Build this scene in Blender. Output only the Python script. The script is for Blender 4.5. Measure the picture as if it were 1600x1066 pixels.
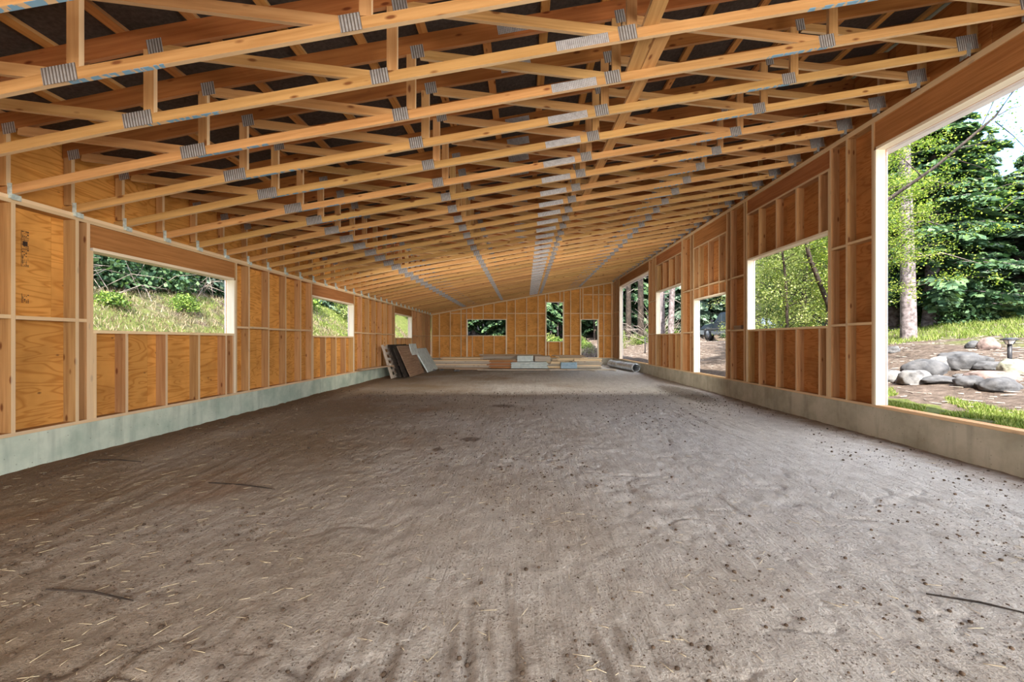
import bpy, bmesh, math, random
import numpy as np
from mathutils import Vector, Matrix
random.seed(7)
for o in list(bpy.data.objects): bpy.data.objects.remove(o, do_unlink=True)
S = bpy.context.scene
COL = S.collection
# ------------------------------------------------------------------ camera
H = 1.347; F = 662.0; VX = 819.5; VY = 532.5
cam = bpy.data.cameras.new('camera'); cam.sensor_width = 36; cam.lens = F/1600*36
cam.shift_x = -(VX-800)/1600; cam.shift_y = -(533-VY)/1600
cam.clip_start = .05; cam.clip_end = 400
co = bpy.data.objects.new('camera', cam); COL.objects.link(co)
co.location = (0, 0, H); co.rotation_euler = (math.pi/2, 0, 0); S.camera = co
# ------------------------------------------------------------------ sky, sun, exposure
SUN_EL = 50; SUN_AZ = -4      # light comes from behind the camera
W = bpy.data.worlds.new('sky'); S.world = W; W.use_nodes = True
nt = W.node_tree; nt.nodes.clear()
N = nt.nodes.new; L = nt.links.new
out = N('ShaderNodeOutputWorld'); bg = N('ShaderNodeBackground'); bg.inputs[1].default_value = 1.3
tc = N('ShaderNodeTexCoord'); mp = N('ShaderNodeMapping'); mp.inputs['Scale'].default_value = (1, 1, 2.6)
nz = N('ShaderNodeTexNoise'); nz.inputs['Scale'].default_value = 2.6; nz.inputs['Detail'].default_value = 8; nz.inputs['Roughness'].default_value = .58
cr = N('ShaderNodeValToRGB'); cr.color_ramp.elements[0].position = .42; cr.color_ramp.elements[1].position = .60
cr.color_ramp.elements[0].color = (.12, .22, .44, 1); cr.color_ramp.elements[1].color = (.97, .96, .94, 1)
L(tc.outputs['Generated'], mp.inputs[0]); L(mp.outputs[0], nz.inputs[0]); L(nz.outputs[0], cr.inputs[0])
L(cr.outputs[0], bg.inputs[0]); L(bg.outputs[0], out.inputs[0])
sd = bpy.data.lights.new('sun', 'SUN'); sd.energy = 2.8; sd.angle = math.radians(.6); sd.color = (1, .95, .86)
so = bpy.data.objects.new('sun', sd); COL.objects.link(so); so.location = (0, -20, 30)
so.rotation_euler = (math.radians(90-SUN_EL), 0, math.radians(SUN_AZ))
def lamp(name, loc, aim, sx, sy, power):  # area light, used only for the added fill
    a = bpy.data.lights.new(name, 'AREA'); a.shape = 'RECTANGLE'; a.size = sx; a.size_y = sy; a.energy = power; a.color = (1, .95, .88)
    o = bpy.data.objects.new(name, a); COL.objects.link(o); o.location = loc; o.rotation_euler = (Vector(aim)-Vector(loc)).to_track_quat('-Z', 'Y').to_euler(); return o
# unseen soft fill lights, added in the two side openings behind the camera
lamp('side_lamp', (4.9, -2.6, 1.9), (-3, 5.5, 1.9), 4.2, 2.8, 112)
lamp('side_lamp', (-4.9, -3.0, 1.9), (3, 5.5, 2.2), 2.4, 1.4, 40)
lamp('far_lamp', (.3, 10.5, 2.0), (0, 23, 2.1), 8.5, 1.1, 27)  # unseen fill light added to brighten the far end
S.view_settings.view_transform = 'Standard'; S.view_settings.look = 'None'
S.view_settings.gamma = 1; S.view_settings.use_curve_mapping = False
S.view_settings.exposure = 2.95
try:
    S.cycles.max_bounces = 12; S.cycles.diffuse_bounces = 8; S.cycles.transparent_max_bounces = 8
except Exception: pass

# ------------------------------------------------------------------ material helpers
class MT:
    def __init__(s, name, rough=.7):
        s.m = bpy.data.materials.new(name); s.m.use_nodes = True
        s.t = s.m.node_tree; s.b = s.t.nodes['Principled BSDF']; s.b.inputs['Roughness'].default_value = rough
        s.b.inputs['Specular IOR Level'].default_value = .25
    def n(s, typ, **k):
        x = s.t.nodes.new('ShaderNode'+typ)
        for a, v in k.items(): setattr(x, a, v)
        return x
    def l(s, a, b): s.t.links.new(a, b)
    def noise(s, vec, scale, detail=4, rough=.55, dist=0):
        x = s.n('TexNoise'); x.inputs['Scale'].default_value = scale; x.inputs['Detail'].default_value = detail
        x.inputs['Roughness'].default_value = rough; x.inputs['Distortion'].default_value = dist
        if vec is not None: s.l(vec, x.inputs['Vector'])
        return x.outputs['Fac']
    def ramp(s, fac, stops):
        x = s.n('ValToRGB'); e = x.color_ramp.elements
        while len(e) < len(stops): e.new(.5)
        for i, (p, c) in enumerate(stops):
            e[i].position = p; e[i].color = tuple(c)+(1,) if len(c) == 3 else c
        s.l(fac, x.inputs[0]); return x.outputs[0]
    def mix(s, fac, a, b, mode='MIX'):
        x = s.n('Mix', data_type='RGBA', blend_type=mode)
        for i, v in ((0, fac), (6, a), (7, b)):
            if isinstance(v, (int, float)): x.inputs[i].default_value = v
            elif isinstance(v, tuple): x.inputs[i].default_value = v+(1,) if len(v) == 3 else v
            else: s.l(v, x.inputs[i])
        return x.outputs[2]
    def math(s, op, a, b=0, c=None):
        x = s.n('Math', operation=op)
        for i, v in enumerate((a, b, c)):
            if v is None: continue
            if isinstance(v, (int, float)): x.inputs[i].default_value = v
            else: s.l(v, x.inputs[i])
        return x.outputs[0]
    def obj(s, scale=(1, 1, 1), rand=True):
        t = s.n('TexCoord'); m = s.n('VectorMath', operation='MULTIPLY'); m.inputs[1].default_value = scale
        if rand:
            oi = s.n('ObjectInfo'); a = s.n('VectorMath', operation='MULTIPLY_ADD')
            cmb = s.n('CombineXYZ')
            for i in range(3): s.l(oi.outputs['Random'], cmb.inputs[i])
            s.l(cmb.outputs[0], a.inputs[0]); a.inputs[1].default_value = (37, 53, 71); s.l(t.outputs['Object'], a.inputs[2])
            s.l(a.outputs[0], m.inputs[0]); s.rnd = oi.outputs['Random']
        else: s.l(t.outputs['Object'], m.inputs[0])
        return m.outputs[0]
    def bump(s, h, strength=.3, dist=.02):
        b = s.n('Bump'); b.inputs['Strength'].default_value = strength; b.inputs['Distance'].default_value = dist
        s.l(h, b.inputs['Height']); s.l(b.outputs[0], s.b.inputs['Normal'])
    def col(s, c):
        if isinstance(c, tuple): s.b.inputs['Base Color'].default_value = c+(1,) if len(c) == 3 else c
        else: s.l(c, s.b.inputs['Base Color'])
        return s.m

def lumber(name, light, dark, var=.35, blue=None, knots=True, edge=.5):
    m = MT(name, .72)
    v = m.obj((1.1, 26, 26)); f = m.noise(v, 1.0, 5, .6, .35)
    c = m.ramp(f, [(.3, dark), (.62, light)])
    v2 = m.obj((1.3, 3.5, 3.5)); f2 = m.noise(v2, 1.3, 3)
    c = m.mix(m.math('MULTIPLY', f2, .30), c, tuple(x*.62 for x in dark))
    if knots:
        v3 = m.obj((3.2, 9, 9)); vo = m.n('TexVoronoi'); vo.inputs['Scale'].default_value = 1; m.l(v3, vo.inputs['Vector'])
        k = m.ramp(vo.outputs['Distance'], [(.08, (1, 1, 1)), (.17, (0, 0, 0))])
        c = m.mix(k, c, (light[0]*.32, light[1]*.2, light[2]*.15))
    hs = m.n('HueSaturation'); m.l(c, hs.inputs['Color'])
    m.l(m.math('MULTIPLY_ADD', m.rnd, var, 1-var/2), hs.inputs['Value'])
    r2 = m.math('FRACT', m.math('MULTIPLY', m.rnd, 17.3))
    m.l(m.math('MULTIPLY_ADD', r2, .016, .492), hs.inputs['Hue'])
    c = hs.outputs[0]
    tn_ = m.n('TexCoord'); sn_ = m.n('SeparateXYZ'); m.l(tn_.outputs['Normal'], sn_.inputs[0])     # narrow edges tinted paler than the faces: side light painted into the colour
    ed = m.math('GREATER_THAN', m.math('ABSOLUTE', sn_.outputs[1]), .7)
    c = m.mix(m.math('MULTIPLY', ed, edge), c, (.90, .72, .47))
    if blue is not None:      # blue painted grade marks on the underside of the chord
        t = m.n('TexCoord'); sp = m.n('SeparateXYZ'); m.l(t.outputs['Object'], sp.inputs[0])
        a = m.math('ABSOLUTE', m.math('SUBTRACT', sp.outputs[0], blue[0]))
        inside = m.math('LESS_THAN', a, blue[1])
        g = m.n('NewGeometry'); sn = m.n('SeparateXYZ'); m.l(g.outputs['True Normal'], sn.inputs[0])
        dn = m.math('LESS_THAN', sn.outputs[2], -.5)
        low = m.math('LESS_THAN', sp.outputs[1], -.038)
        nzz = m.noise(m.obj((22, 8, 8)), 1, 2); mark = m.math('GREATER_THAN', nzz, .47)
        fac = m.math('MULTIPLY', m.math('MULTIPLY', inside, m.math('MAXIMUM', dn, low)), mark)
        c = m.mix(m.math('MULTIPLY', fac, .8), c, (.10, .38, .62))
    m.bump(f, .12, .004)
    return m.col(c)

M = {}
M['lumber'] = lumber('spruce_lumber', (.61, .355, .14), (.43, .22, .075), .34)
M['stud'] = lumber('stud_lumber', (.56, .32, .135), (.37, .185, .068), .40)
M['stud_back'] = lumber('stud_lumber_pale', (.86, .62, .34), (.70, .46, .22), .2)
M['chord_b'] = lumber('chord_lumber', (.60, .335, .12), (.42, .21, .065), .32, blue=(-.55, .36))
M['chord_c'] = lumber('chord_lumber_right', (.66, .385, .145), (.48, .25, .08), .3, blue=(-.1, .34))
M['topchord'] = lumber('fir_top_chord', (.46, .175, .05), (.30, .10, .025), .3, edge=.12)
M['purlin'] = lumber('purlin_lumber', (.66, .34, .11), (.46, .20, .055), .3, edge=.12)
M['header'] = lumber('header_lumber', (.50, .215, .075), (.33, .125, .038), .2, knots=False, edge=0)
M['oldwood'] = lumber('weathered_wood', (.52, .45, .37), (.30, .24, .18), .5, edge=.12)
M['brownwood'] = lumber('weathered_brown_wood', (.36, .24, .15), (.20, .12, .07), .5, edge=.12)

def plywood(name, a, b):
    m = MT(name, .75)
    v = m.obj((.55, 2.8, 1)); f = m.noise(v, 1.5, 2, .5, .6)
    w = m.math('FRACT', m.math('MULTIPLY', f, 11))
    w = m.math('ABSOLUTE', m.math('SUBTRACT', w, .5))
    g = m.noise(m.obj((2, 60, 2)), 1, 3)
    c = m.ramp(w, [(.02, b), (.22, a)])
    c = m.mix(m.math('MULTIPLY', g, .35), c, b)
    c = m.mix(m.ramp(m.noise(m.obj((1, 1, 1)), 2.3, 3), [(.45, (0, 0, 0)), (.75, (.55, .55, .55))]), c, tuple(x*.55 for x in b))
    vo = m.n('TexVoronoi'); vo.inputs['Scale'].default_value = 3.1; m.l(m.obj((1, 1.6, 1)), vo.inputs['Vector'])
    c = m.mix(m.ramp(vo.outputs['Distance'], [(.03, (.8, .8, .8)), (.08, (0, 0, 0))]), c, (.12, .05, .02))
    hs = m.n('HueSaturation'); m.l(c, hs.inputs['Color']); m.l(m.math('MULTIPLY_ADD', m.rnd, .3, .85), hs.inputs['Value'])
    return m.col(hs.outputs[0])
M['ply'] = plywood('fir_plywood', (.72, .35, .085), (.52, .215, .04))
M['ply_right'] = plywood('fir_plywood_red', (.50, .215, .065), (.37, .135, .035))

def simple(name, c1, c2, scale=6, rough=.8, bump=.2, bd=.01, metal=0, detail=6, p=(.35, .65)):
    m = MT(name, rough); f = m.noise(m.obj(), scale, detail, .62)
    m.b.inputs['Metallic'].default_value = metal
    if bump: m.bump(f, bump, bd)
    return m.col(m.ramp(f, [(p[0], c1), (p[1], c2)]))
# concrete, green-grey stained, pits
def concrete(name, c1, c2):
    m = MT(name, .85); v = m.obj((1, 1, 1), False)
    f = m.noise(v, 2.2, 7, .6); c = m.ramp(f, [(.34, c1), (.62, c2)])
    st = m.noise(m.obj((7, 7, 1.0), False), 1, 4); c = m.mix(m.ramp(st, [(.5, (0, 0, 0)), (.8, (.6, .6, .6))]), c, tuple(x*.55 for x in c1))
    vo = m.n('TexVoronoi'); vo.inputs['Scale'].default_value = 16; m.l(v, vo.inputs['Vector'])
    pit = m.ramp(vo.outputs['Distance'], [(.06, (1, 1, 1)), (.12, (0, 0, 0))])
    c = m.mix(m.math('MULTIPLY', pit, .6), c, (.12, .12, .09)); m.bump(f, .3, .01)
    return m.col(c)
M['conc_left'] = concrete('green_stained_concrete', (.36, .44, .35), (.56, .62, .50))
M['conc_right'] = concrete('grey_concrete', (.34, .31, .23), (.50, .46, .36))
# black roofing membrane
m = MT('roofing_membrane', .6); f = m.noise(m.obj((1, 1, 1), False), 30, 4)
m.bump(f, .4, .01); M['membrane'] = m.col(m.ramp(f, [(.3, (.045, .036, .032)), (.7, (.085, .07, .062))]))
# gusset plates: rows of punched slots
def gusset(name, sx, sy, base):
    m = MT(name, .45); m.b.inputs['Metallic'].default_value = .35
    t = m.n('TexCoord'); sp = m.n('SeparateXYZ'); m.l(t.outputs['Object'], sp.inputs[0])
    a = m.math('SINE', m.math('MULTIPLY', sp.outputs[0], 2*math.pi/sx))
    if sy:
        k_ = 2*math.pi/sx
        a = m.math('SINE', m.math('MULTIPLY', m.math('ADD', sp.outputs[0], m.math('MULTIPLY', sp.outputs[1], 1.8)), k_))
        b2 = m.math('SINE', m.math('MULTIPLY', m.math('SUBTRACT', sp.outputs[0], m.math('MULTIPLY', sp.outputs[1], 1.8)), k_))
        a = m.math('MULTIPLY', a, b2)
    hole = m.math('GREATER_THAN', a, .25)
    nz_ = m.noise(m.obj(), 25, 3)
    c = m.ramp(nz_, [(.3, base), (.8, tuple(min(1, x*1.5) for x in base))])
    c = m.mix(m.math('MULTIPLY', hole, .85), c, (.12, .09, .065)); m.bump(a, .4, .003)
    return m.col(c)
M['gusset'] = gusset('punched_steel_plate', .024, 0, (.36, .35, .34))
M['splice'] = gusset('punched_steel_splice', .034, .03, (.44, .43, .43))
M['zinc'] = simple('galvanised_steel', (.42, .52, .50), (.68, .78, .74), 30, .45, .1, .002, .25)
M['darkzinc'] = simple('dull_galvanised_steel', (.22, .23, .23), (.36, .37, .36), 30, .45, .1, .002, .4)
M['housewrap'] = simple('white_housewrap', (.80, .80, .84), (.9, .9, .93), 3, .6, 0)
M['jamb'] = lumber('daylit_jamb_lumber', (.92, .84, .70), (.84, .74, .58), .08, knots=False)  # lumber copy made paler: daylight on the jambs is painted into its colour
M['bark2'] = simple('dark_brown_bark', (.012, .009, .007), (.055, .04, .03), 7, .9, .9, .03)
M['ink'] = simple('black_ink', (.03, .02, .02), (.09, .05, .03), 60, .8, 0)

# ------------------------------------------------------------------ object helpers
def tag(o, label=None, cat=None, group=None, kind=None):
    if label: o['label'] = label
    if cat: o['category'] = cat
    if group: o['group'] = group
    if kind: o['kind'] = kind
    return o
def empty(name, loc=(0, 0, 0), **k):
    o = bpy.data.objects.new(name, None); COL.objects.link(o); o.location = loc; o.empty_display_size = .2
    return tag(o, **k)
def put(name, me, mat, parent=None, mw=None):
    if mat is not None and len(me.materials) == 0: me.materials.append(mat)
    o = bpy.data.objects.new(name, me); COL.objects.link(o)
    mw = mw or Matrix.Identity(4)
    if parent is not None:
        o.parent = parent
        o.matrix_basis = chain(parent).inverted() @ mw
    else: o.matrix_basis = mw
    return o
def chain(o):
    m_ = o.matrix_basis.copy()
    while o.parent is not None: o = o.parent; m_ = o.matrix_basis @ m_
    return m_
_cache = {}
BF = [(0, 3, 2, 1), (4, 5, 6, 7), (0, 1, 5, 4), (1, 2, 6, 5), (2, 3, 7, 6), (3, 0, 4, 7)]
def boxmesh(l, w, t, mat):
    k = (round(l, 3), round(w, 4), round(t, 4), mat.name)
    if k not in _cache:
        a, b, c = l/2, w/2, t/2
        me = bpy.data.meshes.new('board'); me.from_pydata([(-a, -b, -c), (a, -b, -c), (a, b, -c), (-a, b, -c), (-a, -b, c), (a, -b, c), (a, b, c), (-a, b, c)], [], BF)
        me.materials.append(mat); _cache[k] = me
    return _cache[k]
def frame(p0, p1, wdir):
    p0, p1 = Vector(p0), Vector(p1); x = (p1-p0).normalized()
    w = Vector(wdir); y = (w-x*w.dot(x)).normalized(); z = x.cross(y)
    m_ = Matrix((x, y, z)).transposed().to_4x4(); m_.translation = (p0+p1)/2
    return m_, (p1-p0).length
def board(name, parent, p0, p1, w, t, wdir, mat):
    """a straight board; local X runs along it, local Y is its width"""
    m_, l = frame(p0, p1, wdir)
    return put(name, boxmesh(l, w, t, M[mat] if isinstance(mat, str) else mat), None, parent, m_)
def pmesh(name, verts, faces, mat=None, smooth=False):
    me = bpy.data.meshes.new(name); me.from_pydata([tuple(v) for v in verts], [], faces)
    if mat: me.materials.append(mat)
    if smooth: me.polygons.foreach_set('use_smooth', [True]*len(me.polygons))
    me.update(); return me
def npmesh(name, V, Fq, mat, smooth=False):
    """numpy mesh: V (n,3), Fq (m,k)"""
    me = bpy.data.meshes.new(name); V = np.asarray(V, np.float32); Fq = np.asarray(Fq, np.int32); k = Fq.shape[1]
    me.vertices.add(len(V)); me.vertices.foreach_set('co', V.ravel())
    me.loops.add(Fq.size); me.loops.foreach_set('vertex_index', Fq.ravel())
    me.polygons.add(len(Fq)); me.polygons.foreach_set('loop_start', np.arange(len(Fq), dtype=np.int32)*k)
    try: me.polygons.foreach_set('loop_total', np.full(len(Fq), k, np.int32))
    except Exception: pass
    if smooth: me.polygons.foreach_set('use_smooth', np.ones(len(Fq), bool))
    me.materials.append(mat); me.update(calc_edges=True); return me
def bm_mesh(name, bm, mat, smooth=False):
    me = bpy.data.meshes.new(name); bm.normal_update(); bm.to_mesh(me); bm.free()
    me.materials.append(mat)
    if smooth: me.polygons.foreach_set('use_smooth', [True]*len(me.polygons))
    return me
def bm_box(bm, c, s, rot=None):
    r = bmesh.ops.create_cube(bm, size=1)
    mm = Matrix.Translation(c) @ (rot or Matrix.Identity(4)) @ Matrix.Diagonal((s[0], s[1], s[2], 1))
    bmesh.ops.transform(bm, matrix=mm, verts=r['verts'])
def tube(path, radii, seg=10, cap=True):
    V, Fc = [], []
    for i, p in enumerate(path):
        p = Vector(p); d = (Vector(path[min(i+1, len(path)-1)])-Vector(path[max(i-1, 0)])).normalized()
        a = d.cross(Vector((0, 0, 1)) if abs(d.z) < .9 else Vector((1, 0, 0))).normalized(); b = d.cross(a)
        for k in range(seg):
            t = 2*math.pi*k/seg; V.append(p+(a*math.cos(t)+b*math.sin(t))*radii[i])
    for i in range(len(path)-1):
        for k in range(seg): Fc.append((i*seg+k, i*seg+(k+1) % seg, (i+1)*seg+(k+1) % seg, (i+1)*seg+k))
    if cap: Fc.append(tuple(range(seg-1, -1, -1))); Fc.append(tuple(range((len(path)-1)*seg, len(path)*seg)))
    return V, Fc

# ------------------------------------------------------------------ the building's numbers
XL = -5.2; YB = 23.48; SP = .6145
def XR(y): return 5.195-.01255*y
def zf(x, y):                                   # dirt floor level
    return -.07*np.clip((x+5.2)/10.4, 0, 1)*np.clip(1-(y-4)/14, 0, 1)
BP = [(-5.45, 1.43), (-5.2, 1.475), (-3.34, 1.855), (.5, 2.535), (5.04, 3.30), (5.6, 3.394)]
def BZ(x):                                      # underside of the truss bottom chord
    return H+float(np.interp(x, [p[0] for p in BP], [p[1] for p in BP]))
TD = .65                                        # bottom chord underside to top chord underside
ROOF = TD+.184

# ------------------------------------------------------------------ noise
def vnoise(x, y, seed=0):
    xi = np.floor(x).astype(np.int64); yi = np.floor(y).astype(np.int64); fx = x-xi; fy = y-yi
    fx = fx*fx*(3-2*fx); fy = fy*fy*(3-2*fy)
    def h(a, b):
        n = (a*374761393+b*668265263+seed*1274126177) & 0xffffffff
        n = ((n ^ (n >> 13))*1274126177) & 0xffffffff
        return ((n ^ (n >> 16)) & 0xffff)/65535.
    return (h(xi, yi)*(1-fx)+h(xi+1, yi)*fx)*(1-fy)+(h(xi, yi+1)*(1-fx)+h(xi+1, yi+1)*fx)*fy
def fbm(x, y, seed, o=4, g=.5):
    s = 0; a = 1; t = 0
    for i in range(o): s = s+a*vnoise(x*2**i+17*i, y*2**i-9*i, seed+i); t += a; a *= g
    return s/t

# ------------------------------------------------------------------ dirt floor
def floor_h(x, y):
    z = zf(x, y)
    z = z+.035*(fbm(x*.7, y*.45, 1, 3)-.5)
    # rake and tyre tracks running down the barn, bending with distance
    wob = .55*(vnoise(x*.25, y*.16, 5)-.5)
    u = x+wob+.10*(y-6)*.3
    msk = np.clip((vnoise(x*.6+3, y*.25, 8)-.42)*4, 0, 1)
    z = z+.018*msk*(vnoise(u*11, y*.35, 9)-.5)+.022*msk*(vnoise(u*24, y*1.1, 10)-.5)
    # churned sand: hoof and boot marks
    ch = np.clip((fbm(x*.8-5, y*.8, 12, 2)-.38)*4, 0, 1)
    z = z+.028*ch*(fbm(x*6, y*6, 14, 3)-.5)+.016*(fbm(x*17, y*9, 15, 3)-.5)
    r = np.abs(fbm(x*3.1, y*2.2, 21, 2)-.5); z = z-.016*np.clip(1-r/.03, 0, 1)*ch
    r2 = np.abs(fbm(x*3.3+4, y*1.3+2, 27, 3)-.5); z = z-.009*np.clip(1-r2/.012, 0, 1)*np.clip((vnoise(x*.9, y*.9, 31)-.4)*4, 0, 1)
    return z
rows = [-6.3+i*.5 for i in range(15)]+list(np.geomspace(1.2, YB+.02, 560)); cols = np.linspace(XL-.03, 5.19, 470)
Y, X = np.meshgrid(np.array(rows), cols, indexing='ij')
ridge = np.minimum(1, np.maximum(0, 1-np.abs(X-XL)/.25))*.02
Z = floor_h(X, Y)+ridge*.5
nr, nc = X.shape
idx = np.arange(nr*nc).reshape(nr, nc)
Fq = np.stack([idx[:-1, :-1], idx[:-1, 1:], idx[1:, 1:], idx[1:, :-1]], -1).reshape(-1, 4)
m = MT('sandy_dirt', .95); v = m.obj((1, 1, 1), False)
big = m.noise(v, .45, 4); mid = m.noise(v, 5, 6, .65); fine = m.noise(v, 60, 5, .7); fine2 = m.noise(v, 19, 5, .7)
sx = m.n('SeparateXYZ'); m.l(v, sx.inputs[0])
warm = m.ramp(m.math('ADD', m.math('MULTIPLY_ADD', sx.outputs[0], -.085, .40), m.math('MULTIPLY', m.math('SUBTRACT', big, .5), .9)), [(.25, (0, 0, 0)), (.75, (1, 1, 1))])
c = m.mix(warm, (.70, .66, .595), (.33, .235, .14))  # pale right to brown left: soil tone plus painted light from the right
c = m.mix(m.math('MULTIPLY', m.ramp(mid, [(.4, (0, 0, 0)), (.75, (1, 1, 1))]), .40), c, (.27, .21, .16))
strk = m.noise(m.obj((19, 1.6, 1), False), 1, 6, .7, 1.2); c = m.mix(m.ramp(strk, [(.50, (0, 0, 0)), (.70, (.38, .38, .38))]), c, (.20, .16, .12))
for sc_, th_, mk_ in ((26, .15, 3.1), (55, .20, 6.3), (11, .09, 1.7)):
    vo = m.n('TexVoronoi'); vo.inputs['Scale'].default_value = sc_; m.l(m.obj((1, .8, 1), False), vo.inputs['Vector'])
    pk = m.ramp(vo.outputs['Distance'], [(th_*.6, (1, 1, 1)), (th_*1.3, (0, 0, 0))])
    mk = m.ramp(m.noise(m.obj((1, 1, 1), False), mk_, 3), [(.44, (0, 0, 0)), (.58, (.85, .85, .85))])
    c = m.mix(m.math('MULTIPLY', pk, mk), c, (.13, .09, .06))
c = m.mix(m.ramp(fine, [(.53, (0, 0, 0)), (.70, (.7, .7, .7))]), c, (.15, .115, .085))
c = m.mix(m.ramp(fine2, [(.60, (0, 0, 0)), (.72, (.55, .55, .55))]), c, (.62, .56, .48))
# damp orange-brown patches
damp = m.ramp(m.noise(m.obj((1, .55, 1), False), .8, 3), [(.60, (0, 0, 0)), (.70, (1, 1, 1))])
c = m.mix(m.math('MULTIPLY', m.math('MULTIPLY', damp, warm), .7), c, (.26, .13, .055))
# brown soil kept damp along the foot of both concrete walls
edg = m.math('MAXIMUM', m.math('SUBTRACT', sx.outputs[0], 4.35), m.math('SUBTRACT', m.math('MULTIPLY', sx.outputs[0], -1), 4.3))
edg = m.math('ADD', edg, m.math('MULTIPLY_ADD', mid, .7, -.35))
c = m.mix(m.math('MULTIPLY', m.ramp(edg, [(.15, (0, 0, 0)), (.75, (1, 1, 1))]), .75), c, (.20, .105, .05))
# dark wet spots, and a long dark patch near the right wall
for (px_, py_, rx, ry) in ((-.45, 8.9, .33, .22), (-.75, 5.9, .16, .16), (-1.1, 5.35, .07, .10), (4.2, 11.2, .55, 2.2)):
    dx = m.math('DIVIDE', m.math('SUBTRACT', sx.outputs[0], px_), rx); dy = m.math('DIVIDE', m.math('SUBTRACT', sx.outputs[1], py_), ry)
    d = m.math('ADD', m.math('MULTIPLY', dx, dx), m.math('MULTIPLY', dy, dy)); d = m.math('ADD', d, m.math('MULTIPLY_ADD', fine2, 2.4, -1.2))
    c = m.mix(m.math('MULTIPLY', m.ramp(d, [(.35, (1, 1, 1)), (1.0, (0, 0, 0))]), .75), c, (.11, .07, .045))
hh = m.math('ADD', m.math('ADD', m.math('MULTIPLY', fine, 1.3), m.math('MULTIPLY', strk, 1.2)), m.math('ADD', m.math('MULTIPLY', mid, 1.4), fine2)); m.bump(hh, 1.0, .03)
M['dirt'] = m.col(c)
fo = put('floor', npmesh('floor', np.stack([X, Y, Z], -1).reshape(-1, 3), Fq, M['dirt'], True), None)
tag(fo, 'raked sandy dirt floor running the whole length of the building', 'floor', kind='structure')
def icos(sub=1):
    bm = bmesh.new(); bmesh.ops.create_icosphere(bm, subdivisions=sub, radius=1)
    v = np.array([x.co[:] for x in bm.verts]); f = np.array([[q.index for q in x.verts] for x in bm.faces]); bm.free(); return v, f
def stamp(v, f, P, SC, rz=None, rng=None):
    n = len(P); A = np.repeat(v[None], n, 0)
    if rng is not None: A = A*(1+.25*(rng.random(A.shape)-.5))
    A = A*SC[:, None, :]
    if rz is not None:
        c_, s_ = np.cos(rz)[:, None], np.sin(rz)[:, None]; x_ = A[..., 0]*c_-A[..., 1]*s_; y_ = A[..., 0]*s_+A[..., 1]*c_
        A = np.stack([x_, y_, A[..., 2]], -1)
    A = A+P[:, None, :]
    return A.reshape(-1, 3), (f[None]+(np.arange(n)*len(v))[:, None, None]).reshape(-1, f.shape[1])
R = np.random.default_rng(5)
iv, if_ = icos(1)
n = 9000; y = 1.55*np.exp(R.random(n)*2.0); x = -5+10*R.random(n)
keep = (fbm(x*.9, y*.7, 33, 3)+R.random(n)*.25) > .55; x, y = x[keep], y[keep]; n = len(x)
s = .0022+.011*R.random(n)**6+.0006*y
P = np.stack([x, y, floor_h(x, y)+s*.4], -1)
V, Fc = stamp(iv, if_, P, np.stack([s, s, s*.75], -1), rng=R)
M['clod'] = simple('dark_soil_clods', (.045, .030, .02), (.13, .09, .06), 12, .95, 0)
tag(put('dirt_clods', npmesh('dirt_clods', V, Fc, M['clod']), None), 'small dark clods of soil scattered over the sandy floor', 'soil', kind='stuff')
n = 2300; y = 1.6*np.exp(R.random(n)*1.9); x = -5+10*R.random(n)
keep = (fbm(x*.8+9, y*.7, 41, 2)+R.random(n)*.3-.03*x) > .62; x, y = x[keep], y[keep]; n = len(x)
bv = np.array([[-1, -1, 0], [1, -1, 0], [1, 1, 0], [-1, 1, 0], [-1, 0, 1], [1, 0, 1]], float); bf = np.array([[0, 1, 5], [0, 5, 4], [3, 4, 5], [3, 5, 2], [0, 4, 3], [1, 2, 5]])
ln = .010+.034*R.random(n)
V, Fc = stamp(bv, bf, np.stack([x, y, floor_h(x, y)+.003], -1), np.stack([ln, np.full(n, .0009), np.full(n, .002)], -1), R.random(n)*6.28)
M['straw'] = simple('dry_straw', (.50, .40, .24), (.72, .62, .42), 4, .8, 0)
tag(put('loose_straw', npmesh('loose_straw', V, Fc, M['straw']), None), 'thin pale bits of straw scattered over the dirt floor', 'straw', kind='stuff')
# a few embedded sticks seen in the sand
for i, (x0, y0, x1, y1, lb) in enumerate([(-3.02, 4.05, -2.30, 3.90, 'thin brown stick pressed into the sand left of the middle'),
        (-2.62, 2.32, -2.05, 2.22, 'thin dark stick in the near left part of the dirt floor'),
        (-4.85, 4.75, -4.3, 4.75, 'thin dark stick near the base of the left concrete wall'),
        (2.2, 2.32, 2.62, 2.13, 'short dark stick in the near right part of the dirt floor')]):
    za, zb = float(floor_h(np.array([x0]), np.array([y0]))[0])+.008, float(floor_h(np.array([x1]), np.array([y1]))[0])+.008
    V, Fc = tube([(x0, y0, za), ((x0+x1)/2, (y0+y1)/2+.02, (za+zb)/2+.004), (x1, y1, zb)], [.004, .006, .003], 6)
    tag(put('stick', pmesh('stick', V, Fc, M['bark2']), None), lb, 'stick', 'sticks in the sand')

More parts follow.
